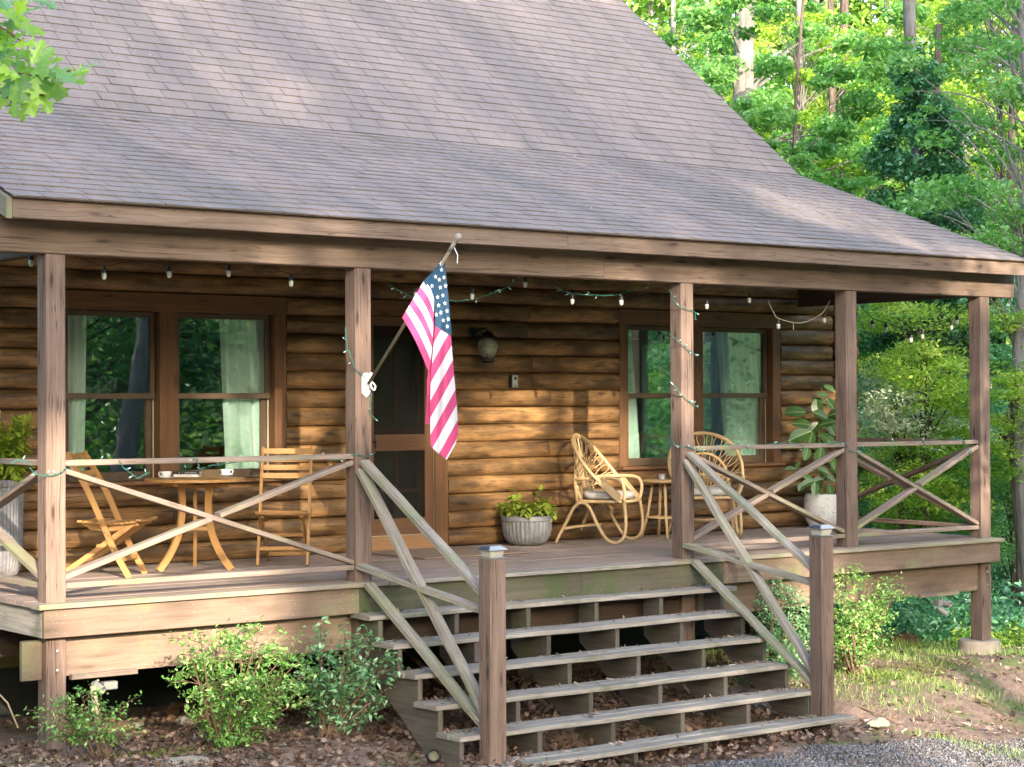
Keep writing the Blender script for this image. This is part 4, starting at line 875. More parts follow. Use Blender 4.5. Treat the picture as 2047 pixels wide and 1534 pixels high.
# left panel: stripes from the pole sleeve to the fold
Hs = [(847, 562), (804, 635)]; Fd = [(868, 600), (867, 625), (866, 650), (865, 675), (864, 696), (861, 720), (856, 742)]
vs = []; fs = []; uv = []; na = 24; nb = 10
for i in range(na+1):
    a = i/na*6; k = min(5, int(a)); f = a-k; F0 = V(Fd[k][0]*(1-f)+Fd[k+1][0]*f, Fd[k][1]*(1-f)+Fd[k+1][1]*f); H0 = V(847+(804-847)*a/6, 562+(635-562)*a/6)
    for j in range(nb+1):
        g = j/nb; q = H0*(1-g)+F0*g; q = q+V(2.5*math.sin(math.pi*g)*(1-a/12), -5*math.sin(math.pi*g))
        vs.append(fpt(q[0], q[1], -.02*math.sin(math.pi*g)-.012+.012*math.sin(g*9+a)))
for i in range(na):
    for j in range(nb):
        fs.append([i*(nb+1)+j, i*(nb+1)+j+1, (i+1)*(nb+1)+j+1, (i+1)*(nb+1)+j]); a0 = i/na*6+7; a1 = (i+1)/na*6+7; uv.append([(0, a0), (0, a0), (0, a1), (0, a1)])
cl.add(vs, fs, uv, mi=0, tint=.5)
rows = [(856, 735, 863, 735), (854, 763, 863, 763), (853, 800, 862, 800), (850, 848, 862, 849)]
cl.add(*grid(rows, 0, lambda u, v: (0, 2.5), 4, .03), mi=0, tint=.5)
rows = [(856, 640, 870, 640), (860, 700, 868, 700), (856, 742, 864, 742)]
cl.add(*grid(rows, 0, lambda u, v: (0, 2.5), 4, .035), mi=0, tint=.5)
clo = part('cloth', cl, [M['fl_str'], M['fl_blue']], fg, smooth=True)
for (cx, cy) in [(1397, 327), (1392, 283), (1328, 445), (1381, 400), (1415, 383), (1388, 457), (1427, 445), (1407, 515), (1369, 527), (1376, 587), (1422, 572), (1392, 640), (1437, 628), (1410, 697), (1446, 688), (1354, 378), (1360, 655), (1440, 742)]:
    u = 500+cx/3.652; v = 450+cy/3.652; R0 = 5.2; vs = [fpt(u, v, ywave(u, v)-.016)]
    for k in range(10):
        a = math.pi/2+k*math.pi/5+.15; q = R0 if k % 2 == 0 else R0*.42; uu = u+q*math.cos(a)*.8; v2 = v-q*math.sin(a); vs.append(fpt(uu, v2, ywave(uu, v2)-.016))
    stars = MB(); stars.add(vs, [[0, k+1, (k+1) % 10+1] for k in range(10)], None, 0, .5); part('star', stars, M['fl_white'], clo)
# ---- string bulbs
M['socket'] = plain('black_socket', (.025, .025, .027), .5); M['bulbg'] = plain('frosted_bulb', (.60, .63, .55), .15, .05, 5, spec=.8)
M['cordg'] = plain('green_cord', (.03, .16, .12), .5); M['cordw'] = plain('pale_cord', (.45, .38, .28), .6); M['mini'] = plain('mini_bulb', (.45, .62, .60), .15, spec=.8)
_bm = {}
def bulb(parent, P):
    if not _bm:
        m = MB(); m.lathe([(.004, .045), (.009, .040), (.016, .028), (.019, .010), (.019, .0)], (0, 0, 0), 12); _bm['s'] = m.build('socket', M['socket'], smooth=True, auto=50)
        m = MB(); m.lathe([(.017, 0), (.018, -.018), (.016, -.036), (.009, -.046), (.001, -.048)], (0, 0, 0), 12); _bm['b'] = m.build('bulb', M['bulbg'], smooth=True)
        s_, b_ = _bm['s'], _bm['b']
    else:
        s_ = _bm['s'].copy(); b_ = _bm['b'].copy(); COL.objects.link(s_); COL.objects.link(b_)
    s_.parent = parent; s_.location = P; b_.parent = s_; b_.location = (0, 0, 0)
def strand(label, groups, cordpts, mat, rad=.0028, y=.30):
    P0 = groups[0]; r = tag(empty('string_lights', P0), label, 'string lights', 'strings of globe lights along the porch')
    for P in groups: bulb(r, np.asarray(P)-P0)
    for seg in cordpts: part('cord', MB().tube([np.asarray(p)-P0 for p in cr(seg, 6)], rad, 5), mat, r)
B = lambda u, v, y=.30: aty(u, v, y)
g1 = [B(62, 520), B(208, 546), B(338, 543), B(457, 541), B(582, 561), B(831, 584), B(944, 588), B(1050, 564), B(1144, 598), B(1242, 600), B(1413, 608), B(1498, 596)]
def swag(a, b, s=.05):
    a = np.asarray(a)+V(0, 0, .045); b = np.asarray(b)+V(0, 0, .045); return [a, (a+b)/2+V(0, 0, .035), b]
strand('string of round globe bulbs under the front porch beam', g1, [swag(a, b) for a, b in zip(g1[:-1], g1[1:])], M['socket'])
g2 = [B(1556, 648), B(1648, 636)]
strand('two globe bulbs on a pale sagging cord near the right corner of the log wall', g2, [[B(1535, 600), B(1550, 632), B(1557, 637), B(1575, 643), B(1600, 646), B(1625, 638), B(1645, 625), B(1659, 602)], [B(1586, 646), B(1586, 660)]], M['cordw'], .004)
X = lambda u, v: (lambda r: CP+r*((9.80-CP[0])/r[0]))(_F+_R*(u-1023.5)/FPX-_U*(v-767)/FPX)
g3 = [X(1744, 648), X(1771, 655), X(1821, 676), X(1844, 669), X(1902, 651), X(1913, 640)]
strand('string of globe bulbs sagging across the open right end of the porch', g3, [[X(1720, 612), X(1744, 636), X(1771, 645), X(1800, 656), X(1822, 664), X(1844, 658), X(1880, 648), X(1902, 640), X(1915, 628), X(1937, 610)]], M['socket'], .004)
# ---- fairy lights
_fm = []
def fairy(label, segs, y=-.02, step=.085):
    if not _fm:
        m = MB(); m.lathe([(.0048, 0), (.0052, .018), (.0035, .020)], (0, 0, 0), 6, mi=0); m.lathe([(.0036, .020), (.004, .034), (.001, .044)], (0, 0, 0), 6, mi=1); _fm.append(m.build('mini_bulb', [M['cordg'], M['mini']]))
        first = True
    else: first = False
    r = tag(empty('fairy_lights', aty(segs[0][0][0], segs[0][0][1], y)), label, 'fairy lights', 'green fairy light strings'); P0 = np.array(r.location); rr = random.Random(len(label)); nb_ = 0
    for sg in segs:
        pts = [aty(p[0], p[1], p[2] if len(p) > 2 else y)-P0 for p in sg]
        pts = cr(pts, 6); pts = [p+V(rr.uniform(-.004, .004), rr.uniform(-.006, .006), rr.uniform(-.004, .004)) for p in pts]; part('cord', MB().tube(pts, .0036, 5), M['cordg'], r); acc = 0
        for a, b in zip(pts[:-1], pts[1:]):
            acc += np.linalg.norm(b-a)
            if acc > step and nb_ < 60:
                acc = 0; nb_ += 1; o = _fm[0] if first and nb_ == 1 else _fm[0].copy()
                if not (first and nb_ == 1): COL.objects.link(o)
                o.parent = r; o.location = b; o.rotation_euler = (rr.uniform(0, 6), rr.uniform(0, 6), rr.uniform(0, 6))
fairy('green fairy lights wound round the corner post and drooping off the left rail', [[(58, 935), (72, 947), (84, 950), (100, 951), (118, 947), (133, 937)], [(178, 926, .07), (200, 919, .07), (225, 924, .07), (240, 922, .02)], [(240, 921, .02), (248, 936, .02), (262, 947, .02), (276, 957, .02)], [(276, 957, .02), (288, 950, .02), (300, 945, .02)], [(345, 922, .07), (370, 925, .07), (392, 918, .02), (398, 937, .02), (410, 935, .02)], [(415, 932, .02), (440, 928, .05), (500, 920, .07), (520, 926, .03)], [(20, 925, .0), (40, 921, .0), (60, 928, .0)], [(600, 915, .03), (640, 914, .07), (672, 920, .02), (690, 912, .07), (712, 910, .0), (735, 912, -.02), (750, 905, -.02)]])
fairy('green fairy lights running down the post behind the flag', [[(690, 655, .07), (694, 690, .03), (702, 715, -.01), (710, 735, -.02), (733, 760, -.03)], [(737, 775, -.02), (742, 800, -.01), (740, 825, -.01), (748, 835, -.01)]])
fairy('green fairy lights sagging under the beam between flag and lantern', [[(775, 568, .3), (800, 583, .3), (835, 597, .3), (897, 602, .3), (945, 599, .3), (985, 586, .3), (1012, 575, .3), (1032, 562, .3)]], .3, .06)
fairy('green fairy lights sagging under the beam above the bare log wall', [[(1108, 574, .3), (1140, 586, .3), (1180, 590, .3), (1225, 590, .3), (1262, 582, .3), (1300, 572, .3)]], .3, .06)
fairy('green fairy lights spiralling up the post right of the steps', [[(1338, 580, .05), (1350, 605, -.01), (1362, 615, -.02), (1389, 624, -.02), (1388, 640, .02)], [(1339, 668, .06), (1350, 678, .0), (1364, 690, -.02), (1394, 713, -.02)], [(1340, 762, .06), (1355, 780, .0), (1368, 795, -.02), (1394, 816, -.02)], [(1344, 878, .05), (1350, 892, .0), (1365, 892, -.02), (1388, 898, -.02), (1405, 905, -.02)]], -.02, .055)
fairy('green fairy lights lying along the rail right of the steps', [[(1420, 893, .07), (1460, 889, .07), (1490, 893, .03), (1497, 905, .03)], [(1530, 889, .07), (1570, 886, .07), (1600, 889, .03), (1610, 902, .03)], [(1640, 887, .07), (1672, 886, .0), (1690, 886, -.02), (1699, 900, -.02), (1712, 905, -.02), (1718, 912, .02)]])
fairy('green fairy lights wound round the last rail by the outer post', [[(1718, 905, .0), (1740, 882, .1)], [(1770, 880, .1), (1785, 882, .05), (1792, 897, .02)], [(1830, 880, .1), (1845, 885, .03), (1853, 897, .02), (1875, 901, .02)], [(1895, 879, .07), (1925, 880, .02), (1930, 895, .0), (1940, 900, .0), (1942, 915, .02)]])
# ---- flood lights under the girder
M['floodg'] = plain('flood_grey', (.20, .20, .18), .5, .2)
def flood(u0, u1, v0, fl_, label, flip):
    a = aty(u0, v0, .03); b = aty(u1, v0, .03); r = tag(empty('flood_light', ((a+b)/2)), label, 'flood light', 'twin flood lights under the porch')
    c = (a+b)/2; m = MB(); m.box(a[0]-c[0], b[0]-c[0], -.02, .03, -.0, .036); part('mounting_board', m, M['rail'], r)
    for nm, spec in fl_:
        m = MB()
        if nm == 'junction_box':
            P = aty(*spec, .03)-c; m.box(P[0]-.05, P[0]+.05, -.03, .03, P[2]-.035, P[2]+.02, ch=.006); part(nm, m, M['floodg'], r)
        else:
            (u, v), d, L, rad = spec; P = aty(u, v, -.02)-c; m.lathe([(rad*.55, -L*.55), (rad*.8, -L*.45), (rad, -L*.2), (rad, L*.5), (rad*.86, L*.5), (rad*.7, L*.25), (.001, L*.2)], P, 20, axis=d, cap=False); m.tube([P-nrm(d)*L*.5, V(P[0]*.6, 0, -.02)], .009, 6); part(nm, m, M['floodg'], r, smooth=True, auto=50)
flood(142, 273, 1353, [('junction_box', (218, 1368)), ('lamp_head', ((196, 1374), V(.35, -.9, -.45), .10, .030))], 'white flood light under the girder beside the left corner post', 0)
flood(1838, 1914, 1192, [('junction_box', (1879, 1204)), ('lamp_head', ((1892, 1207), V(.2, -.95, -.1), .09, .030)), ('lamp_head', ((1884, 1222), V(.7, -.5, -.6), .10, .030))], 'grey flood light hanging under the girder near the right end of the porch', 1)
m = MB(); a = aty(186, 1372, -.05); b = aty(197, 1460, -.12); m.tube([a, b], .022, 10); tag(m.build('plastic_pipe', plain('yellowed_pipe', (.42, .36, .22), .5, .3), smooth=True), 'short yellowed plastic pipe leaning under the left flood light', 'pipe')
# ---- pier
pr = MB(); pr.lathe([(.20, -1.6), (.205, -1.02), (.195, -.998), (.001, -.995)], (9.77, .10, 0), 32); tag(pr.build('concrete_pier', M['concrete'], smooth=True, auto=40), 'round concrete pier under the outermost porch post', 'pier')
# ================================================================ GROUND
GC = [(-6, -3, -.90), (-2, -1, -.85), (0, -1.2, -.93), (1, -.6, -1.0), (1.9, -.5, -1.04), (2.4, -1.2, -1.22), (2.5, -.3, -1.14), (3.2, -1.7, -1.31), (4, -1.6, -1.33), (5, -1.6, -1.335), (4, -.4, -1.10), (5, -.4, -1.12), (6.1, -1.6, -1.36),
      (6.5, -.4, -1.20), (7.5, -.3, -1.12), (8.5, 0, -1.10), (9.8, 0, -1.13), (10.4, 1.5, -1.22), (8.2, -2, -1.45), (7, -3, -1.52), (4, -3.4, -1.42), (1, -3, -1.15), (2, 2, -1.2), (5, 2, -1.15), (8, 2, -1.1), (12, 5, -1.45), (15, 10, -1.8), (12, -3, -1.6), (10, -1.5, -1.38), (16, 2, -1.75), (20, 15, -2.0), (-6, -14, -1.6), (6, -12, -2.0), (0, 12, -1.2)]
GA = np.array(GC)
def gz(x, y):
    x = np.asarray(x, float); y = np.asarray(y, float)
    d = (x[..., None]-GA[:, 0])**2+(y[..., None]-GA[:, 1])**2+.05; w_ = d**-1.6; z = (w_*GA[:, 2]).sum(-1)/w_.sum(-1)
    far = np.hypot(x-6, y); z = z-np.clip((far-26)/60, 0, 1)*0.5+np.clip((far-46)/60, 0, 1)**1.2*22
    z = z+.018*np.sin(x*2.3+1)*np.sin(y*2.9)+.010*np.sin(x*6.1+y*3.3)
    return z
xs = np.concatenate([np.linspace(-120, -12, 25), np.arange(-11, 20, .11), np.linspace(20.5, 45, 50), np.linspace(48, 200, 30)])
ys = np.concatenate([np.linspace(-120, -18, 22), np.linspace(-17, -5, 40), np.arange(-4.8, 6, .11), np.linspace(6.3, 45, 70), np.linspace(48, 200, 30)])
GX, GY = np.meshgrid(xs, ys); GZ = gz(GX, GY); GZ += NR.normal(size=GZ.shape)*.006
nx, ny = len(xs), len(ys); idx = np.arange(nx*ny).reshape(ny, nx); q = np.stack([idx[:-1, :-1], idx[:-1, 1:], idx[1:, 1:], idx[1:, :-1]], -1).reshape(-1, 4)
me = bpy.data.meshes.new('ground'); me.from_pydata(np.stack([GX.ravel(), GY.ravel(), GZ.ravel()], 1).tolist(), [], q.tolist()); me.polygons.foreach_set('use_smooth', [True]*len(q))
s = NT('forest_soil'); P = s.pos(); xyz = s.n('ShaderNodeSeparateXYZ', {0: P})
n1 = s.noise(P, 9, 6, .7); n2 = s.noise(P, 1.1, 4, .6); n3 = s.noise(P, 55, 3, .8); n4 = s.noise(P, 2.7, 5, .65)
c = s.mix(s.ramp(n1, .3, .7), (0.11, 0.075, 0.06), (0.27, 0.19, 0.15)); c = s.mix(s.math('MULTIPLY', s.ramp(n3, .55, .7), .5), c, (0.42, 0.33, 0.27))
c = s.mix(s.math('MULTIPLY', s.ramp(n2, .52, .66), .35), c, (0.25, 0.13, 0.07))
rg = s.ramp(xyz.outputs[0], 6.8, 10.5); ms = s.ramp(s.math('MULTIPLY_ADD', rg, .14, n4), .56, .66); c = s.mix(s.math('MULTIPLY', ms, .75), c, (0.10, 0.15, 0.035))
far = s.ramp(s.n('ShaderNodeVectorMath', {0: P}, operation='LENGTH').outputs[1], 13, 20); c = s.mix(s.math('MULTIPLY', far, .8), c, (0.05, 0.085, 0.02))
me.materials.append(s.done(s.bsdf(c, .95, s.math('ADD', n1, s.math('MULTIPLY', n3, .5)), .8, .03, .2)))
go = bpy.data.objects.new('ground', me); COL.objects.link(go); kind(go, 'structure')
# ---- scattered litter, gravel, grass
def scatter_mesh(name, P, rot, scl, tmpl_v, tmpl_f, tint, mat):
    n = len(P); k = len(tmpl_v); T = np.array(tmpl_v)
    v = (np.einsum('nij,kj->nki', rot, T)*scl[:, None, None]+P[:, None, :]).reshape(-1, 3); F = np.array(tmpl_f); f = (F[None]+(np.arange(n)*k)[:, None, None]).reshape(-1, F.shape[1])
    me = bpy.data.meshes.new(name); me.vertices.add(len(v)); me.vertices.foreach_set('co', v.ravel()); m = F.shape[1]; me.loops.add(len(f)*m); me.loops.foreach_set('vertex_index', f.ravel().astype(np.int32)); me.polygons.add(len(f)); me.polygons.foreach_set('loop_start', np.arange(0, len(f)*m, m, dtype=np.int32)); me.update(calc_edges=True)
    a = me.attributes.new('tint', 'FLOAT', 'FACE'); a.data.foreach_set('value', np.repeat(tint, len(F)).astype(np.float32)); me.materials.append(mat); me.validate(); o = bpy.data.objects.new(name, me); COL.objects.link(o); return o
def rots(n, tilt, rs):
    a = rs.rand(n)*6.283; tx = rs.normal(size=n)*tilt; ty = rs.normal(size=n)*tilt; ca, sa = np.cos(a), np.sin(a); z = np.zeros(n); o = np.ones(n)
    Rz = np.stack([np.stack([ca, -sa, z], -1), np.stack([sa, ca, z], -1), np.stack([z, z, o], -1)], 1)
    Rx = np.stack([np.stack([o, z, z], -1), np.stack([z, np.cos(tx), -np.sin(tx)], -1), np.stack([z, np.sin(tx), np.cos(tx)], -1)], 1)
    Ry = np.stack([np.stack([np.cos(ty), z, np.sin(ty)], -1), np.stack([z, o, z], -1), np.stack([-np.sin(ty), z, np.cos(ty)], -1)], 1)
    return Rz@Rx@Ry
rs = np.random.RandomState(21)
oakt = [(0, -1, 0), (.25, -.7, .12), (.55, -.75, .3), (.35, -.3, .1), (.8, -.1, .4), (.4, .15, .12), (.6, .6, .35), (.2, .55, .1), (0, 1, .25), (-.2, .55, .1), (-.6, .6, .35), (-.4, .15, .12), (-.8, -.1, .4), (-.35, -.3, .1), (-.55, -.75, .3), (-.25, -.7, .12), (0, -.2, 0)]
oakf = [(16, i, (i+1) % 16) for i in range(16)]
n = 12000; x = np.concatenate([rs.uniform(2.5, 6.1, 7500), rs.uniform(-1.2, 2.6, 2600), rs.uniform(6, 10, 600), rs.uniform(.5, 3.2, 1300)]); y = np.concatenate([rs.uniform(-1.75, 1.6, 7500), rs.uniform(-2, .5, 2600), rs.uniform(-2, 1.5, 600), rs.uniform(-1.6, 2.3, 1300)])
P_ = np.stack([x, y, gz(x, y)+rs.rand(n)*.05*(np.where((x > 2.5) & (x < 6.1), 1.6, .5))], 1)
litm = leafm('dead_leaf', [(0.06, 0.036, 0.027), (0.12, 0.075, 0.055), (0.19, 0.125, 0.095), (0.32, 0.235, 0.18)], .1, .8, .2)
lit = scatter_mesh('leaf_litter', P_, rots(n, .5, rs), .016+.022*rs.rand(n), oakt, oakf, rs.rand(n), litm); kind(lit, 'stuff'); tag(lit, 'dead brown oak leaves scattered under and around the steps', 'leaf litter')
oct_v = [(1, 0, 0), (-.9, .1, 0), (0, 1, .1), (0, -1, 0), (.1, 0, .6), (0, 0, -.6)]; oct_f = [(0, 2, 4), (2, 1, 4), (1, 3, 4), (3, 0, 4), (2, 0, 5), (1, 2, 5), (3, 1, 5), (0, 3, 5)]
n = 30000; u_ = rs.rand(n); x = rs.uniform(3.0, 9.2, n); y = -1.80-.07*np.abs(x-4.6)-np.abs(rs.normal(size=n))*1.1+rs.normal(size=n)*.05+np.where(x > 6.2, -.18*(x-6.2), 0)
kp = rs.rand(n) > np.clip((x-6.9)/2.2, 0, .93); x, y = x[kp], y[kp]; n = len(x); P_ = np.stack([x, y, gz(x, y)+.002+rs.rand(n)*.008], 1)
grm = leafm('crushed_stone', [(0.045, 0.043, 0.045), (0.09, 0.087, 0.092), (0.15, 0.147, 0.156), (0.26, 0.255, 0.265)], 0, .8, .3)
gr = scatter_mesh('gravel', P_, rots(n, .8, rs), .007+.008*rs.rand(n), oct_v, oct_f, rs.rand(n), grm); kind(gr, 'stuff'); tag(gr, 'blue grey crushed stone gravel in front of the steps', 'gravel')
def grass(name, n, xr, yr, h, label, dens=None, cols=None, patch=None):
    x = rs.uniform(*xr, n); y = rs.uniform(*yr, n)
    if patch:
        k = np.sin(x*2.1+1.3)*np.sin(y*2.7+.4)+np.sin(x*5.3+y*4.1)*.5+rs.normal(size=n)*.35; keep = k > patch; x, y = x[keep], y[keep]; n = len(x)
    bl = [(-.03, 0, 0), (.03, 0, 0), (.02, .12, .55), (-.02, .12, .55), (0, .42, 1.0)]; bf = [(0, 1, 2), (0, 2, 3), (3, 2, 4)]
    P_ = np.stack([x, y, gz(x, y)], 1); o = scatter_mesh(name, P_, rots(n, .35, rs), h*(.5+rs.rand(n)), bl, bf, rs.rand(n), leafm(name+'_blade', cols or [(0.10, 0.19, 0.04), (0.22, 0.36, 0.08), (0.42, 0.52, 0.16)], .3)); kind(o, 'stuff'); tag(o, label, 'grass'); return o
grass('grass', 60000, (6.6, 13), (-3.8, 3.6), .060, 'thin patchy green grass on the bare slope right of the steps', patch=.25)
grass('lawn_grass', 26000, (9.6, 15.5), (-1.0, 6.5), .085, 'denser green grass beyond the outermost post', patch=-.3)
ms_ = np.random.RandomState(2); x = np.concatenate([ms_.normal(.35, .35, 2500), ms_.normal(1.7, .3, 1500), ms_.normal(8.3, .4, 2500), ms_.normal(7.6, .25, 1500)]); y = np.concatenate([ms_.normal(-.55, .10, 2500), ms_.normal(.25, .15, 1500), ms_.normal(-.35, .16, 2500), ms_.normal(-.6, .12, 1500)])
o = leaves('moss', np.stack([x, y, gz(x, y)+.006+.008*ms_.rand(len(x))], 1), .016, leafm('moss_green', [(0.06, 0.10, 0.015), (0.15, 0.20, 0.03), (0.24, 0.30, 0.05)], .2), up=.8); kind(o, 'stuff'); tag(o, 'low yellow green moss cushions on the bare soil', 'moss')
n = 16000; x = np.concatenate([rs.uniform(6.1, 13, 9000), rs.uniform(-1.5, 3, 4500), rs.uniform(2.4, 6.2, 2500)]); y = np.concatenate([rs.uniform(-3.2, 2.5, 9000), rs.uniform(-2.2, .6, 4500), rs.uniform(-1.7, .5, 2500)])
nt_ = 700; tk = rs.randint(1, 7, nt_); tx = rs.uniform(2.5, 5.95, nt_); tx = np.where(rs.rand(nt_) < .45, np.where(rs.rand(nt_) < .5, 2.5+np.abs(rs.normal(size=nt_))*.25, 5.95-np.abs(rs.normal(size=nt_))*.25), tx); ty = np.array(YF)[tk]+.26-np.abs(rs.normal(size=nt_))*.09
mz = np.concatenate([gz(x, y)+.004, np.array(ZT)[tk]+.005]); x = np.concatenate([x, tx]); y = np.concatenate([y, np.clip(ty, np.array(YF)[tk]+.02, 9)]); n = len(x)
mu_ = scatter_mesh('mulch', np.stack([x, y, mz], 1), rots(n, .5, rs), .006+.016*rs.rand(n)**2, [(-1.6, -.35, 0), (1.6, -.25, .1), (1.4, .4, .25), (-1.5, .3, .2)], [(0, 1, 2, 3)], rs.rand(n), leafm('mulch_bits', [(0.05, 0.035, 0.028), (0.14, 0.095, 0.07), (0.28, 0.21, 0.165), (0.46, 0.38, 0.31)], 0, .9, .2)); kind(mu_, 'stuff'); tag(mu_, 'small bark crumbs and leaf scraps strewn over bare soil and steps', 'mulch')
# rocks
def rock(name, c, r, sq, label, mat, seed=1, group=None):
    m = MB(); rr = random.Random(seed); nu, nv = 18, 11; vs = []
    for j in range(nv):
        ph = math.pi*j/(nv-1)
        for i in range(nu):
            th = 2*math.pi*i/nu; d = V(math.cos(th)*math.sin(ph), math.sin(th)*math.sin(ph), math.cos(ph)); k = 1+.32*mnoise.noise(tuple(d*1.4+V(seed, 0, 0)))+.12*mnoise.noise(tuple(d*4+V(0, seed, 0))); vs.append(d*k*V(*r))
    fs = [[j*nu+i, j*nu+(i+1) % nu, (j+1)*nu+(i+1) % nu, (j+1)*nu+i][::-1] for j in range(nv-1) for i in range(nu)]; m.add(vs, fs)
    o = m.build(name, mat, smooth=True, auto=35); o.location = c; return tag(o, label, 'rock', group)
M['rockb'] = plain('brown_rock', (0.20, 0.11, 0.045), .9, .5, 6, bstr=.8, c2=(.06, .035, .02)); M['rockg'] = plain('grey_rock', (0.30, 0.27, 0.22), .9, .4, 9, bstr=.8); M['slab'] = plain('tan_flagstone', (0.36, 0.32, 0.24), .9, .25, 7, bstr=.7)
def on(u, v, z): r = _F+_R*(u-1023.5)/FPX-_U*(v-767)/FPX; return CP+r*((z-CP[2])/r[2])
p = on(1825, 1288, -1.20); rock('boulder', p+V(0, .1, .02), (.17, .14, .10), 0, 'dark brown boulder in the grass left of the outermost post', M['rockb'], 3)
p = on(350, 1527, -.95); rock('flagstone', p, (.25, .16, .03), 0, 'flat tan flagstone in the soil below the left shrubs', M['slab'], 5)
p = on(1757, 1446, -1.30); rock('stone', p, (.10, .07, .04), 0, 'pale mossy stone right of the bottom step', M['slab'], 7)
p = on(1705, 1362, -1.16); rock('stone', p, (.12, .08, .04), 0, 'flat grey stone at the foot of the right shrub', M['rockg'], 9)
p = on(735, 1512, -1.15); rock('stone', p, (.05, .04, .03), 0, 'small rounded grey stone in the leaf litter left of the steps', M['rockg'], 11)
p = on(560, 1525, -1.1); rock('stone', p, (.07, .05, .03), 0, 'grey stone at the bottom edge, right of the flagstone', M['rockg'], 12)
rr = random.Random(4); rl = []
for k in range(26):
    x_, y_ = rr.uniform(1.0, 2.6), rr.uniform(1.3, 2.3); s_ = rr.uniform(.03, .075)
    o = rock('rubble', (x_, y_, float(gz(x_, y_))+s_*.3), (s_, s_*.8, s_*.6), 0, 'rough brown stone in the rubble under the left end of the porch', M['rockb'] if k % 2 else M['rockg'], 20+k, 'rubble stones under the porch')
# twigs on the ground
rr = random.Random(9); tw = []
for k, (u0, v0, u1, v1) in enumerate([(1715, 1430, 1800, 1443), (1880, 1355, 1945, 1385), (1955, 1402, 2010, 1412), (560, 1497, 650, 1528), (660, 1470, 600, 1490), (720, 1465, 742, 1478), (1930, 1455, 1990, 1470), (770, 1500, 830, 1520)]):
    z_ = -1.3 if u0 > 1000 else -1.1; a = on(u0, v0, z_); b = on(u1, v1, z_); a[2] = gz(a[0], a[1])+.012; b[2] = gz(b[0], b[1])+.012; m = MB(); md = (a+b)/2+V(rr.uniform(-.04, .04), 0, .01); m.tube(cr([a, md, b], 5), [.008-.004*i/10 for i in range(11)], 5); m.tube([md, md+V(rr.uniform(-.1, .1), rr.uniform(.03, .1), .01)], .004, 5)
    tag(m.build('fallen_twig', M['twig']), 'dead twig lying '+['just right of the bottom step', 'in the patchy grass below the outermost post', 'at the right edge below the pier', 'in the soil below the twiggy shrub', 'at the foot of the twiggy shrub', 'among dead leaves left of the steps', 'in the lower right corner', 'left of the path light'][k], 'twig', 'dead twigs on the ground')
ll = tag(empty('path_light', on(866, 1519, -1.18)), 'small round black path light lying in the litter beside the left stringer', 'path light'); m = MB(); m.lathe([(.001, 0), (.05, 0), (.052, .012), (.046, .03), (.040, .032), (.038, .02), (.001, .018)], (0, 0, .02), 20, axis=(-.4, -.8, .55)); part('housing', m, M['rubber'], ll, smooth=True, auto=40); m = MB(); m.lathe([(.036, .022), (.025, .026), (.001, .028)], (0, 0, .02), 16, axis=(-.4, -.8, .55), cap=False); part('lens', m, plain('dull_lens', (.10, .09, .04), .4), ll)
# ================================================================ SHRUBS
M['azalea'] = leafm('shrub_leaf', [(0.06, 0.16, 0.04), (0.14, 0.33, 0.07), (0.26, 0.48, 0.12), (0.46, 0.64, 0.22)], .3, .35, .6)
M['shrubblue'] = leafm('cool_shrub_leaf', [(0.05, 0.16, 0.07), (0.12, 0.3, 0.12), (0.25, 0.48, 0.22), (0.46, 0.66, 0.38)], .3, .35, .6)
def shrub(label, base, tips, nper, size, mat, seed, spread=.045, stemr=.011):
    """tips: rough outline points (relative) that the twigs reach"""
    rs = np.random.RandomState(seed); rr = random.Random(seed); base = V(*base); r = tag(empty('shrub', base), label, 'shrub', 'small leaved shrubs beside the porch'); st = MB(); L = []
    for t in tips:
        t = V(*t); b0 = V(rr.uniform(-.06, .06), rr.uniform(-.05, .05), -.02); mid = b0+(t-b0)*.5+V(rr.uniform(-.05, .05), rr.uniform(-.05, .05), rr.uniform(.0, .06)); c_ = cr([b0, mid, t], 6); n = len(c_); st.tube(c_, [stemr*(1-.75*i/(n-1)) for i in range(n)], 6)
        for k in range(5):
            i = rr.randint(n//3, n-2); p = c_[i]; e = p+V(rr.gauss(0, .10), rr.gauss(0, .09), rr.uniform(.0, .13)); st.tube([p, (p+e)/2+V(0, 0, .015), e], [.004, .003, .002], 4)
            for f in (.55, .8, 1.0):
                q = p+(e-p)*f; L.append(q+rs.normal(size=(nper//3, 3))*spread*V(1, 1, .7))
        L.append(t+rs.normal(size=(nper//2, 3))*spread*V(1, 1, .8))
    part('branches', st, M['twig'], r); P_ = np.concatenate(L); leaves('foliage', P_, size, mat, r, up=.45, asp=.42, rs=rs, fold=.15); return r
def pxs(lst, base, y, yv, seed):
    rr = random.Random(seed); out = []
    for (u, v) in lst: out.append(aty(u, v, y+rr.uniform(-yv, yv))-V(*base))
    return out
b_ = (1.02, -.60, -1.0)
pts = [(400, 1268), (440, 1262), (480, 1258), (520, 1254), (560, 1262), (595, 1275), (380, 1300), (420, 1310), (470, 1300), (530, 1300), (580, 1310), (610, 1310), (400, 1345), (450, 1350), (510, 1350), (560, 1350), (610, 1350), (395, 1385), (440, 1400), (500, 1395), (560, 1385), (600, 1385), (420, 1445), (470, 1440), (525, 1425), (500, 1480), (540, 1455), (455, 1490), (620, 1392)]
shrub('dense bright green shrub before the left end of the porch', b_, pxs(pts, b_, -.6, .20, 1), 36, .036, M['azalea'], 3, .034)
b_ = (1.86, -.52, -1.05)
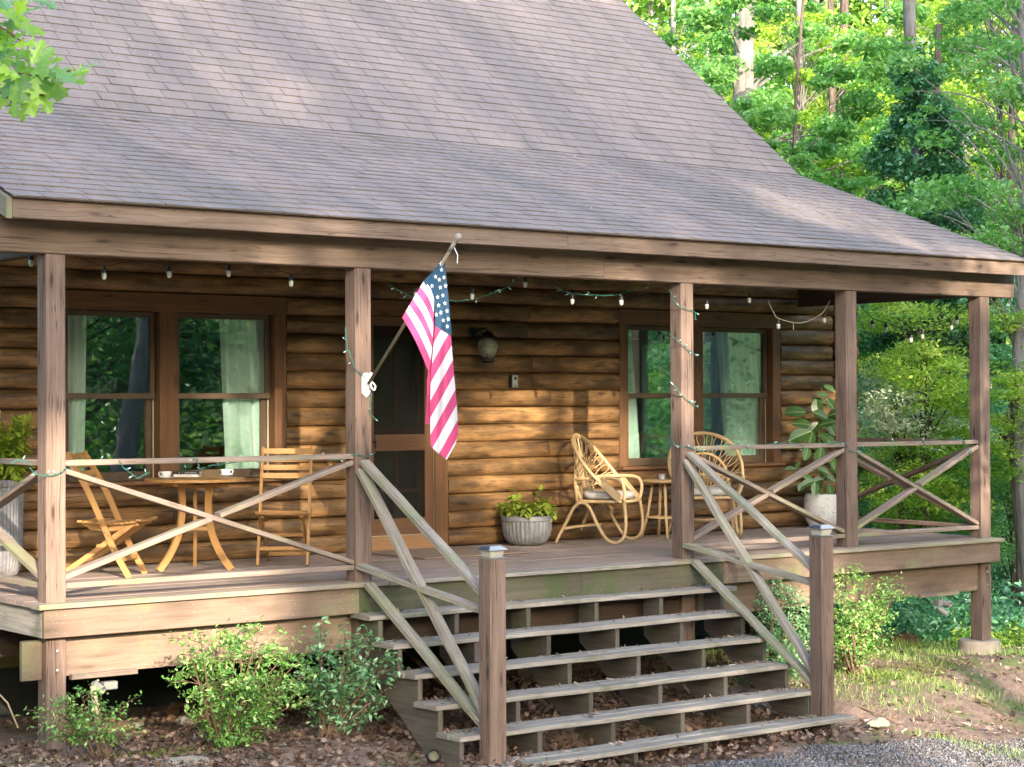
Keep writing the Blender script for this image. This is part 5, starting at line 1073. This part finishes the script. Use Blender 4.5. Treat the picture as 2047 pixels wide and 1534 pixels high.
pts = [(640, 1245), (652, 1275), (690, 1262), (735, 1268), (748, 1290), (700, 1300), (655, 1318), (730, 1325), (775, 1310), (795, 1300), (690, 1345), (740, 1355), (780, 1372), (640, 1360), (705, 1385), (760, 1395), (790, 1405), (615, 1345), (660, 1400), (735, 1445)]
shrub('open twiggy green shrub between the dense shrub and the steps', b_, pxs(pts, b_, -.5, .18, 2), 20, .048, M['shrubblue'], 5, .038, .010)
b_ = (.10, -.62, -.98)
pts = [(75, 1435), (100, 1400), (130, 1395), (160, 1385), (180, 1375), (140, 1430), (175, 1440), (215, 1425), (242, 1412), (95, 1445), (200, 1445), (150, 1460), (110, 1470)]
shrub('low sprawling shrub at the foot of the left corner post', b_, pxs(pts, b_, -.6, .08, 3), 16, .034, M['azalea'], 7, .028, .007)
b_ = (6.75, .0, -1.18)
pts = [(1535, 1170), (1560, 1160), (1590, 1180), (1550, 1195), (1600, 1210), (1625, 1200), (1570, 1225), (1610, 1245), (1545, 1240), (1590, 1270), (1630, 1270), (1560, 1290), (1600, 1310), (1630, 1320), (1570, 1330), (1545, 1310), (1610, 1345)]
shrub('pale green shrub behind the right stair rail', b_, pxs(pts, b_, -.05, .15, 4), 48, .036, M['shrubblue'], 9, .05)
b_ = (7.55, -.30, -1.14)
pts = [(1690, 1140), (1708, 1135), (1730, 1155), (1680, 1170), (1715, 1185), (1750, 1175), (1770, 1160), (1800, 1165), (1790, 1185), (1685, 1205), (1720, 1215), (1755, 1210), (1775, 1200), (1680, 1240), (1715, 1250), (1750, 1245), (1690, 1280), (1730, 1280), (1680, 1310), (1720, 1310), (1700, 1335), (1760, 1225), (1665, 1225)]
shrub('upright shrub with bare lower stems right of the stair post', b_, pxs(pts, b_, -.3, .17, 6), 34, .036, M['azalea'], 12, .038, .012)
b_ = (7.95, .2, -1.12)
# small weeds
rr = random.Random(3)
for k, (u, v, z_) in enumerate([(815, 1502, -1.18), (745, 1527, -1.17), (1570, 1487, -1.34), (1925, 1180, -1.2)][:3]):
    p = on(u, v, z_); m = MB()
    for q in range(5): a = q*1.26+k; shaped_leaf(m, V(0, 0, .02), V(math.cos(a), math.sin(a), .25), V(0, 0, 1), .05, .032, .1, rr.random(), 'oval')
    o = m.build('seedling', M['lime'] if k == 2 else M['shrubblue']); o.location = p; tag(o, 'tiny green seedling in the dead leaves '+['left of the steps', 'at the bottom edge left of the steps', 'under the bottom step at right'][k], 'seedling')
m = MB(); m.add([V(a*.07, b*.075, c*.04) for a, b, c in oakt], [list(f) for f in oakf]); o = m.build('fallen_leaf', leafm('pale_leaf', [(.42, .50, .33), (.50, .56, .40)], .1)); p = on(1580, 1485, -1.34); o.location = p+V(0, 0, .01); o.rotation_euler = (.15, .3, 1.2); tag(o, 'single pale green fallen leaf on the gravel below the bottom step', 'leaf')
# ================================================================ TREES
def barkm(name, c1, c2, lich=None):
    s = NT(name); P = s.obj(); x = s.n('ShaderNodeSeparateXYZ', {0: P}); v = s.vec(s.math('MULTIPLY', x.outputs[0], 14.0), s.math('MULTIPLY', x.outputs[1], 14.0), s.math('MULTIPLY', x.outputs[2], 2.2))
    n = s.noise(v, 1.0, 5, .7); c = s.mix(s.ramp(n, .35, .65), c1, c2)
    if lich: c = s.mix(s.math('MULTIPLY', s.ramp(s.noise(P, 1.8, 4), .5, .65), .6), c, lich)
    return s.done(s.bsdf(c, .9, n, .9, .03, .2))
M['bark'] = barkm('grey_bark', (0.085, 0.075, 0.068), (0.22, 0.20, 0.185), (0.24, 0.245, 0.225)); M['barkd'] = barkm('dark_bark', (0.06, 0.045, 0.038), (0.17, 0.13, 0.11)); M['barkp'] = barkm('pale_bark', (0.13, 0.12, 0.115), (0.29, 0.27, 0.255), (0.25, 0.26, 0.235))
M['lf_mid'] = leafm('canopy_leaf', [(0.035, 0.13, 0.03), (0.09, 0.26, 0.055), (0.19, 0.41, 0.1), (0.4, 0.6, 0.26)], .42, .35, .7)
M['lf_yel'] = leafm('sunny_leaf', [(0.08, 0.2, 0.02), (0.2, 0.38, 0.04), (0.4, 0.56, 0.08), (0.66, 0.7, 0.18)], .45, .4, .6)
M['lf_far'] = leafm('far_leaf', [(0.06, 0.17, 0.03), (0.14, 0.30, 0.05), (0.27, 0.44, 0.08), (0.48, 0.58, 0.18)], .4, .5, .5)
M['lf_dark'] = leafm('vine_leaf', [(0.02, 0.09, 0.04), (0.04, 0.15, 0.06), (0.08, 0.24, 0.09), (0.18, 0.4, 0.18)], .25, .35, .7)
M['lf_blue'] = leafm('shade_leaf', [(0.04, 0.18, 0.09), (0.11, 0.34, 0.17), (0.23, 0.52, 0.28), (0.46, 0.72, 0.5)], .35, .35, .7)
M['lf_pale'] = leafm('pale_spray_leaf', [(0.18, 0.28, 0.14), (0.32, 0.42, 0.25), (0.5, 0.56, 0.42), (0.64, 0.64, 0.58)], .3, .5, .5)
def trunk(mb, pts, r0, r1, n=10): 
    c = cr(pts, 5); k = len(c); mb.tube(c, [r0+(r1-r0)*i/(k-1)+r0*.06*mnoise.noise((i*.9, r0*50, 0)) for i in range(k)], n)
def tree(label, base, pts, r0, r1, clumps, nleaf, size, mat, bark='bark', group='trees of the wood', seed=1, flat=.55, up=.5, asp=.6, limbs=True, name='tree', cat='tree'):
    """pts: trunk points relative to base, clumps: (x,y,z,radius) relative"""
    rs = np.random.RandomState(seed); base = np.asarray(base, float); base = V(base[0], base[1], float(gz(base[0], base[1]))-.1); r = tag(empty(name, base), label, cat, group); m = MB()
    pts = [np.asarray(p, float) for p in pts]; trunk(m, pts, r0, r1); part('trunk', m, M[bark], r, smooth=True)
    cl = np.array(clumps, float); 
    if len(cl):
        lm = MB()
        if limbs:
            for c_ in cl[::max(1, len(cl)//40)]:
                zz = np.clip(c_[2]-rs.uniform(.3, 1.6), pts[0][2]+.3, pts[-1][2]); f = [p for p in pts if p[2] <= zz] or [pts[0]]; i = min(len(f)-1, len(pts)-2); a, b = pts[i], pts[i+1]; t = (zz-a[2])/max(.01, b[2]-a[2]); p0 = a+(b-a)*min(1, max(0, t)); p1 = c_[:3]; rr_ = max(.008, r0*.16)
                lm.tube(cr([p0, (p0+p1)/2+V(0, 0, .15), p1], 4), [rr_*(1-.8*j/8) for j in range(9)], 5)
            if lm.v: part('limbs', lm, M[bark], r)
        wts = cl[:, 3]**2; k = rs.choice(len(cl), nleaf, p=wts/wts.sum()); g = rs.normal(size=(nleaf, 3)); g /= np.linalg.norm(g, axis=1)[:, None]; g *= (rs.rand(nleaf)**.45)[:, None]
        P_ = cl[k, :3]+g*cl[k, 3:4]*np.array([1, 1, flat]); tb_ = rs.rand(len(cl)); leaves('crown', P_, size, mat if not isinstance(mat, str) else M[mat], r, up=up, asp=asp, rs=rs, tint=.25+.5*tb_[k]*.6+rs.rand(nleaf)*.35)
    return r
def gpos(u, d): p = at(u, 767, d); return V(p[0], p[1], 0)
def wtree(label, u, d, wpx, crown, nleaf, size, mat, bark='bark', lean=0.0, top=12, seed=1, ncl=40, flat=.5, bend=.15, **kw):
    ncl = int(ncl*1.9); nleaf = int(nleaf*1.45); size = size*.82
    """wood tree: u pixel column and depth place the trunk; crown = (z0, z1, radius)"""
    rr = random.Random(seed); b = gpos(u, d); r = wpx/2*d/FPX; R3 = V(_R[0], _R[1], 0); F3 = V(_F[0], _F[1], 0)
    pts = [V(0, 0, 0)]+[R3*(lean*top*f+rr.uniform(-bend, bend))+V(0, 0, top*f) for f in (.25, .5, .75, 1)]
    cl = []
    for k in range(ncl):
        z = rr.uniform(crown[0], crown[1]); q = crown[2]*math.sqrt(rr.random())*(1.05-.5*abs((z-crown[0])/(crown[1]-crown[0])-.45)); a = rr.uniform(0, 6.283)
        cl.append(tuple(R3*(q*math.cos(a)+lean*z)+F3*q*math.sin(a)*.7+V(0, 0, z))+(rr.uniform(.20, .52)*crown[2]**.5*.55,))
    return tree(label, b, pts, r*1.1, r*.75, cl, nleaf, size, mat, bark, seed=seed, flat=flat, **kw)
# near layer (right of the cabin)
wtree('thick grey trunk rising behind the steep roof edge', 1503, 31, 46, (2.5, 9.5, 2.6), 15000, .105, 'lf_mid', top=15, seed=31, ncl=60)
wtree('young leafy tree close behind the roof edge, its broad leaves catching the light', 1600, 27, 8, (1.5, 8.6, 1.9), 15000, .11, 'lf_mid', 'barkd', top=9, seed=32, ncl=55)
wtree('pale slim trunk left of the thick trunk, high behind the roof', 1395, 36, 13, (3, 10.5, 2.2), 11000, .10, 'lf_yel', 'barkp', top=14, seed=33, lean=.01)
wtree('second pale slim trunk at the top left of the wood', 1340, 39, 12, (4, 11.5, 2.4), 11000, .10, 'lf_mid', 'barkp', top=15, seed=34)
wtree('grey trunk forking from behind the roof, right of the young leafy tree', 1588, 33, 21, (3, 9.8, 2.2), 9000, .10, 'lf_yel', top=14, seed=35, lean=.006)
wtree('slim brown trunk between roof edge and vine covered tree', 1650, 34, 15, (2, 9.8, 2.2), 11000, .10, 'lf_mid', 'barkd', top=13, seed=36)
wtree('reddish grey trunk leaning slightly at the top of the wood', 1700, 36, 22, (3, 10.5, 2.2), 10000, .10, 'lf_yel', 'barkd', top=14, seed=37, lean=-.01)
wtree('straight grey trunk left of the vine covered tree', 1762, 35, 22, (2, 10.5, 2.2), 10000, .10, 'lf_yel', top=14, seed=38, lean=.01)
# vine covered tree: cone of dark ivy round the trunk
b = gpos(1858, 24.5); R3 = V(_R[0], _R[1], 0); F3 = V(_F[0], _F[1], 0); rr = random.Random(40); cl = []
for k in range(150):
    z = 1.2+rr.uniform(2.4, 6.1)*rr.choice([1, 1, 1, .7]); zz = min(7.3, z); w_ = (.14+.80*max(0, min(1, (7.3-zz)/2.4)))*math.sqrt(rr.random()) if zz > 4.6 else .75*rr.random(); z = zz; a = rr.uniform(0, 6.283); cl.append(tuple(R3*(w_*math.cos(a)-.02*z)+F3*w_*math.sin(a)+V(0, 0, z))+(rr.uniform(.14, .28),))
tree('tree wrapped in a dark cone of ivy, its bare trunk showing above', b, [V(0, 0, 0), R3*-.05+V(0, 0, 3), R3*-.13+V(0, 0, 6), R3*-.22+V(0, 0, 8), R3*-.2+V(0, 0, 13)], .10, .075, cl, 30000, .065, 'lf_dark', 'bark', seed=40, flat=.8)
wtree('tall pale trunk right of the ivy covered tree', 1948, 33, 17, (5, 10.5, 2.0), 10000, .095, 'lf_yel', 'barkp', top=14, seed=41, lean=-.005)
wtree('dark slender tree with crossing dead limbs at the right edge', 2035, 28, 16, (4, 9.5, 2.0), 11000, .09, 'lf_yel', 'barkd', top=12, seed=42, lean=.01)
wtree('thick pale grey trunk cut by the right edge', 2062, 22, 30, (4.2, 8.0, 1.7), 7000, .085, 'lf_mid', 'barkp', top=11, seed=43, lean=-.004)
wtree('leaning reddish sapling near the right edge', 2010, 26, 6, (4.5, 8.5, 1.3), 6000, .09, 'lf_mid', 'barkd', top=9, seed=44, lean=-.02)
wtree('slim dark trunk standing beyond the open porch end', 1890, 26, 19, (2.6, 4.6, 1.5), 9000, .09, 'lf_blue', 'barkd', top=8, seed=45)
wtree('broad bushy tree filling the gap between outer posts', 1800, 27, 10, (.2, 4.4, 2.0), 22000, .085, 'lf_blue', 'barkd', top=4.5, seed=46, ncl=70)
wtree('bushy shaded tree at the right edge behind the outer post', 2010, 27, 10, (.2, 5.2, 2.2), 20000, .085, 'lf_blue', 'barkd', top=5, seed=47, ncl=70)
# layered small trees with flat sprays
def spray_tree(label, base_u, d, sprays, mat, seed, size=.055, per=900):
    rs = np.random.RandomState(seed); rr = random.Random(seed); b = gpos(base_u, d); gz0 = float(gz(b[0], b[1]))-.1; cl = []; pts = [V(0, 0, 0), V(.05, 0, 1.0), V(0, .05, 1.9), V(-.05, 0, 2.8)]
    r = tag(empty('understory_tree', V(b[0], b[1], gz0)), label, 'small tree', 'small layered trees beyond the porch'); m = MB(); trunk(m, pts, .05, .02, 8); part('trunk', m, M['barkd'], r, smooth=True)
    lm = MB(); L = []; T = []
    for (u, v, w_, dd) in sprays:
        c_ = at(u, v, dd)-V(b[0], b[1], gz0); lm.tube(cr([V(0, 0, max(.3, c_[2]-.5)), c_*.55+V(0, 0, c_[2]*.42), c_], 5), [.012-.008*j/10 for j in range(11)], 5); n = int(per*w_); t0 = rr.random()
        for k in range(max(5, int(w_*16))):
            o = R3*rr.gauss(0, w_*.42)+F3*rr.gauss(0, w_*.4); n2 = n//max(5, int(w_*16)); z_ = -.16*np.linalg.norm(o)+rr.gauss(0, .10); g = rs.normal(size=(n2, 3))*np.array([.10, .10, .03]); L.append(c_+o+V(0, 0, z_)+g); T.append(np.full(n2, .25+.5*t0+rr.uniform(-.15, .2)))
    part('limbs', lm, M['barkd'], r); leaves('crown', np.concatenate(L), size, M[mat], r, up=.75, asp=.42, rs=rs, tint=np.concatenate(T), fold=.1, droop=.25); return r
rr = random.Random(77)
S = lambda us, vs, n, w_, d0: [(rr.uniform(*us), rr.uniform(*vs), w_*rr.uniform(.7, 1.3), d0+rr.uniform(-1, 1)) for _ in range(n)]
spray_tree('small layered tree with yellow green sprays between the last two posts', 1850, 22.5, [(1790, 735, .45, 22), (1850, 742, .5, 22), (1900, 765, .5, 22), (1920, 775, .45, 22), (1830, 770, .4, 22), (1880, 790, .45, 22), (1760, 728, .3, 22), (1900, 730, .35, 22.5), (1935, 800, .4, 22)]+S((1735, 1940), (600, 640), 9, .35, 22)+S((1760, 1930), (700, 790), 8, .3, 22), 'lf_yel', 51)
spray_tree('small layered tree with yellow green sprays right of the outer post', 2030, 22, [(2030, 745, .5, 21.5), (2000, 770, .5, 21.5), (2040, 780, .45, 21.5), (2010, 730, .4, 22), (2035, 640, .4, 22), (2000, 620, .4, 22), (2030, 860, .5, 22), (2000, 840, .4, 22), (2010, 900, .4, 22), (2040, 920, .4, 22)], 'lf_yel', 52)
spray_tree('pale grey green layered shrub tree below the yellow sprays', 1800, 23, S((1735, 1830), (770, 860), 14, .3, 22.5)+S((1735, 1930), (810, 900), 10, .3, 22.5), 'lf_pale', 53, .05, 500)
spray_tree('green layered hedge tree showing through the last railing', 1830, 23.5, S((1725, 1940), (860, 1060), 40, .45, 23), 'lf_yel', 54, .05, 1000)
spray_tree('green layered tree right of the outer post at rail height', 2020, 23.5, S((1980, 2047), (870, 1100), 16, .45, 23), 'lf_mid', 55, .05, 900)
spray_tree('dark blue green thicket behind the layered trees', 1800, 25, S((1700, 1960), (800, 1130), 26, .6, 25), 'lf_blue', 56, .07, 900)
spray_tree('dark thicket at the right edge behind the layered trees', 2020, 25, S((1960, 2080), (780, 1190), 20, .6, 25), 'lf_blue', 57, .07, 900)
# ferns and ground plants
n = 30000; u_ = rs.uniform(1600, 2150, n); d_ = rs.uniform(20.5, 30, n); P_ = np.array([at(a, 767, b) for a, b in zip(u_, d_)]); k_ = np.sin(P_[:, 0]*2.1)*np.sin(P_[:, 1]*1.7)*.12; P_[:, 2] = gz(P_[:, 0], P_[:, 1])+np.abs(rs.normal(size=n))*.22+np.maximum(k_, 0)
o = leaves('undergrowth', P_, .085, M['lf_blue'], up=.6, asp=.4, rs=rs); kind(o, 'stuff'); tag(o, 'blue green ferns and low plants under the trees beyond the porch', 'undergrowth')
n = 6000; u_ = rs.uniform(1900, 2150, n); d_ = rs.uniform(20, 23, n); P_ = np.array([at(a, 767, b) for a, b in zip(u_, d_)]); P_[:, 2] = gz(P_[:, 0], P_[:, 1])+np.abs(rs.normal(size=n))*.08
o = leaves('ground_cover', P_, .06, M['lf_yel'], up=.6, asp=.35, rs=rs); kind(o, 'stuff'); tag(o, 'low yellow green ground cover at the right edge behind the pier', 'ground cover')
# far wood
n = 150000; u_ = rs.uniform(900, 2700, n); d_ = rs.uniform(40, 60, n); P_ = CP[None]+(_F[None]+_R[None]*((u_-1023.5)/FPX)[:, None])*d_[:, None]; P_[:, 2] = rs.uniform(-2, 17, n)
kk = np.sin(P_[:, 0]*.8)*np.sin(P_[:, 1]*.9+P_[:, 2]*.7)+np.sin(P_[:, 0]*2.3+P_[:, 2]*1.9)*.6; P_ = P_[kk > -.8]
o = leaves('far_wood', P_, .22, M['lf_far'], up=.3, asp=.7, rs=rs); kind(o, 'stuff'); tag(o, 'sunlit yellow green foliage of the far wood seen between the trunks', 'wood')
fw = [(1310, 46, 16), (1450, 48, 14), (1625, 44, 16), (1735, 45, 12), (1805, 47, 14), (1905, 46, 16), (1985, 44, 18)]
for i, (u, d, wp) in enumerate(fw):
    wtree(['far grey trunk at the left end of the wood above the roof', 'far thin trunk beside the thick grey trunk', 'far pale trunk behind the young leafy tree', 'far thin trunk left of the straight grey one', 'far trunk just left of the ivy covered tree', 'far pale trunk right of the ivy covered tree', 'far pale trunk near the right edge'][i], u, d, wp, (8, 14, 2.5), 5000, .15, 'lf_far', ['barkp', 'bark'][i % 2], top=17, seed=60+i, ncl=25)
# ---- trees in front of the house (seen in the window panes, shading the porch)
def ftree(label, x, y, r, crown, nleaf, size, mat, seed, bark='bark', lean=0, top=14, ncl=60, filt=None, cyz=None):
    rr = random.Random(seed); cl = []
    for k in range(ncl):
        z = rr.uniform(crown[0], crown[1]); q = crown[2]*math.sqrt(rr.random()); a = rr.uniform(0, 6.283); c_ = (q*math.cos(a)+lean*z, q*math.sin(a), z, rr.uniform(.7, 1.3)*crown[2]**.5*.6)
        if filt and filt(x+c_[0], y+c_[1], z-1.4, c_[3]): continue
        cl.append(c_)
    return tree(label, (x, y), [V(0, 0, 0), V(lean*top*.3, 0, top*.3), V(lean*top*.65, .2, top*.65), V(lean*top, 0, top)], r, r*.5, cl, nleaf, size, mat, bark, 'trees standing in front of the house', seed=seed)
GAPS = [(5.3, 1.85, 1.25, .30), (2.65, 1.65, .35, .28), (7.5, -.65, .55, .25), (8.8, -1.0, .5, .2), (1.0, -.20, .95, .40), (9.7, 2.45, .8, .3), (10.0, .9, .3, .6), (7.9, 3.9, .22, .25), (8.7, 3.4, .25, .22), (8.5, -1.6, 1.6, .35), (.1, .6, .4, .5), (11.5, -.8, 1.2, .5)]
def blocked(x, y, z, r):       # would this leaf clump shade one of the sunlit openings?
    t = -y/SD[1]; X_, Z_ = x+SD[0]*t, z+SD[2]*t
    return any(((X_-a)/(c+r*.85))**2+((Z_-b)/(d+r*.85))**2 < 1 for a, b, c, d in GAPS)
def canopy(label, xc, y, seed, n=360, nleaf=30000):
    rr = random.Random(seed); cl = []; t = -y/SD[1]; z0 = -SD[2]*t
    for k in range(n):
        X_ = xc+rr.uniform(-2.6, 2.6); Z_ = rr.uniform(-2.2, 8.2); r_ = rr.uniform(.35, .75); P0 = V(X_, 0, Z_)-SD*(t+rr.uniform(-1.5, 1.5))
        if any(((X_-a)/(c+r_*.75))**2+((Z_-b)/(d+r_*.75))**2 < 1 for a, b, c, d in GAPS): continue
        cl.append((P0[0], P0[1], P0[2], r_))
    for k in range(60):
        X_ = xc+rr.uniform(-2.6, 2.6); P0 = V(X_, 0, rr.choice([rr.uniform(2.75, 4.2), rr.uniform(2.75, 7.5)]))-SD*(t+rr.uniform(-1.5, 1.5)); r_ = rr.uniform(.3, .45)
        if not (7.5 < X_ < 9.2 and rr.random() < .6): cl.append((P0[0], P0[1], P0[2], r_))
    for k in range(16):
        P0 = V(xc+rr.uniform(-2.6, 2.6), 0, rr.uniform(1.3, 2.3))-SD*(t+rr.uniform(-1.5, 9)); cl.append((P0[0], P0[1], P0[2], rr.uniform(.16, .26)))
    cx, cy = xc-SD[0]*t, y; g = float(gz(cx, cy))-.1; cl = [(a-cx, b-cy, c-g, d) for a, b, c, d in cl]
    return tree(label, (cx, cy), [V(0, 0, 0), V(.2, 0, 5), V(0, .1, 10), V(.1, 0, 16)], .22, .10, cl, nleaf, .17, 'lf_mid', 'bark', 'trees standing in front of the house', seed=seed, flat=.8, up=.3)
for i, xc in enumerate((-1.5, 2.0, 5.5, 9.0, 12.5)):
    canopy(['tall tree behind the viewer at the far left', 'tall tree behind the viewer, left of centre', 'tall tree behind the viewer at centre', 'tall tree behind the viewer, right of centre', 'tall tree behind the viewer at the far right'][i], xc, -27-(i % 2)*2, 90+i)
ftree('big leaning grey trunk reflected in the left window', 7.45, -9.5, .19, (5, 9, 2.4), 7000, .13, 'lf_dark', 81, 'barkp', lean=.17)
ftree('tree reflected beside the leaning trunk', 12.0, -12.5, .22, (1, 10, 3.2), 12000, .13, 'lf_dark', 82, 'barkd')
ftree('big grey trunk reflected in the right window', 16.9, -6.2, .27, (5, 10, 2.4), 8000, .13, 'lf_dark', 83, 'barkp')
ftree('bushy tree reflected low in the left window', 9.0, -14, .2, (.5, 8, 3.2), 14000, .13, 'lf_dark', 84, 'barkd')
ftree('bushy tree reflected between the trunks', 17.5, -12.5, .2, (.5, 11, 3.8), 16000, .14, 'lf_dark', 85, 'barkd')
ftree('yellow green tree glinting in the window reflections', 21, -9, .2, (.5, 12, 4.0), 16000, .14, 'lf_dark', 86)
ftree('bushy tree reflected at the far side of the clearing', 12.5, -19, .2, (.5, 12, 4.2), 16000, .15, 'lf_mid', 87)
ftree('broad dark tree out of view, added left of the cabin to block sky light', -5.6, -1.2, .2, (.6, 9, 2.6), 12000, .15, 'lf_dark', 88, 'barkd', ncl=110)  # this and the next two: unseen trees added to block sky light
ftree('second dark tree out of view, added left of the cabin corner to block sky light', -6.5, 3.6, .2, (.6, 10, 2.8), 12000, .15, 'lf_dark', 89, 'barkd', ncl=110)
ftree('dark tree out of view, added between the viewer and the left end of the cabin to block sky light', -8.2, -5.6, .18, (.8, 8, 2.2), 10000, .15, 'lf_dark', 91, 'barkd', ncl=90)
# ---- oak branch hanging in from the left
M['oak'] = leafm('oak_leaf', [(0.09, 0.22, 0.02), (0.19, 0.38, 0.03), (0.33, 0.52, 0.05), (0.14, 0.32, 0.16)], .45, .35, .7)
ob = at(-260, 60, 10.2); ok = tag(empty('oak_tree', V(ob[0], ob[1], float(gz(ob[0], ob[1]))-.1)), 'oak whose lobed bright green leaves hang in at the top left corner', 'tree'); OB = V(*ok.location)
m = MB(); trunk(m, [V(0, 0, 0), V(0, .1, 2.5), V(.1, 0, 5), V(0, 0, 8)], .16, .09); part('trunk', m, M['bark'], ok, smooth=True)
def oakleaf(mb, c, d, n_, L, t):
    d = nrm(d); s = nrm(np.cross(d, n_)); n_ = np.cross(s, d); half = [(0, 0), (.05, .03), (.10, .10), (.20, .20), (.22, .07), (.34, .12), (.46, .34), (.50, .16), (.54, .10), (.66, .14), (.76, .32), (.80, .14), (.88, .12), (.97, .12), (1.0, 0)]
    vs = [c+d*L*(x-.5)-n_*L*(.25*(x-.5)**2)+n_*0 for x, y in half]; A = len(vs); vs += [c+d*L*(x-.5+y*.25)+s*L*y+n_*L*(y*.22-.25*(x-.5)**2) for x, y in half]; vs += [c+d*L*(x-.5+y*.25)-s*L*y+n_*L*(y*.22-.25*(x-.5)**2) for x, y in half]
    fs = []
    for i in range(A-1): fs.append([i, i+1, A+i+1, A+i]); fs.append([i+1, i, 2*A+i, 2*A+i+1])
    mb.add(vs, fs, None, 0, t)
rr = random.Random(15); br = MB(); lf = MB()
twigs = [[(-200, 40), (-80, 20), (10, 60), (50, 90)], [(-150, 120), (-40, 130), (60, 150), (150, 140)], [(-150, 120), (-30, 150), (30, 170), (95, 195)], [(-200, 40), (-60, -30), (40, -20), (95, -8)], [(-150, 120), (-60, 160), (0, 185), (30, 210)]]
for tw_ in twigs: br.tube([at(u, v, 10)-OB for u, v in [tuple(q) for q in cr([V(a, b) for a, b in tw_], 4)]], .006, 5)
for (u, v, ang, L) in [(165, 140, 10, 46), (140, 162, -15, 50), (125, 148, -25, 46), (150, 150, 25, 40), (95, 130, 20, 48), (75, 105, 60, 40), (60, 125, 100, 48), (40, 110, 160, 44), (20, 105, 170, 44), (15, 125, 200, 44), (50, 145, -60, 46), (80, 160, -40, 52), (100, 175, -50, 50), (70, 185, -80, 50), (45, 175, -100, 52), (20, 165, -120, 50), (5, 185, -100, 50), (30, 200, -90, 48), (60, 205, -70, 46), (88, 200, -60, 46), (110, 150, 0, 46), (5, 150, 180, 50), (35, 30, 70, 46), (55, 25, 30, 44), (50, 50, -50, 40), (20, 55, -100, 46), (15, 30, 150, 46), (10, 10, 120, 50), (40, 5, 60, 48), (75, -2, 10, 44), (88, 5, -20, 40), (12, 75, -110, 40), (-10, 50, 180, 50), (-10, 140, 180, 50), (28, 210, -80, 38), (72, 150, -20, 44), (88, 118, 45, 40), (118, 172, -60, 36), (100, 128, 80, 42), (25, 85, 40, 48), (60, 60, -20, 44), (0, 90, 90, 50), (45, 90, 0, 46), (90, 145, 0, 50), (60, 150, 180, 50), (35, 150, 90, 50), (0, 120, 60, 50), (25, 190, 200, 48), (50, 215, -100, 40)]:
    a = math.radians(ang+rr.uniform(-12, 12)); P_ = at(u, v, 10+rr.uniform(-.25, .25))-OB; d = _R*math.cos(a)+V(0, 0, 1)*math.sin(a)-_F*rr.uniform(-.4, .5); oakleaf(lf, P_, d, -_F*rr.uniform(.3, 1)+V(0, 0, 1)*rr.uniform(.2, 1)+_R*rr.uniform(-.6, .6), L/391*1.42, rr.random())
part('branch', br, M['twig'], ok); part('leaves', lf, M['oak'], ok)
cw = tag(MB().tube([V(*aty(-20, 1370, .3)), V(*aty(15, 1405, .3)), V(*aty(36, 1455, .3))], .006, 5).build('loose_cable', M['cordw']), 'thin pale cable hanging in the shadow under the left end of the porch', 'cable')
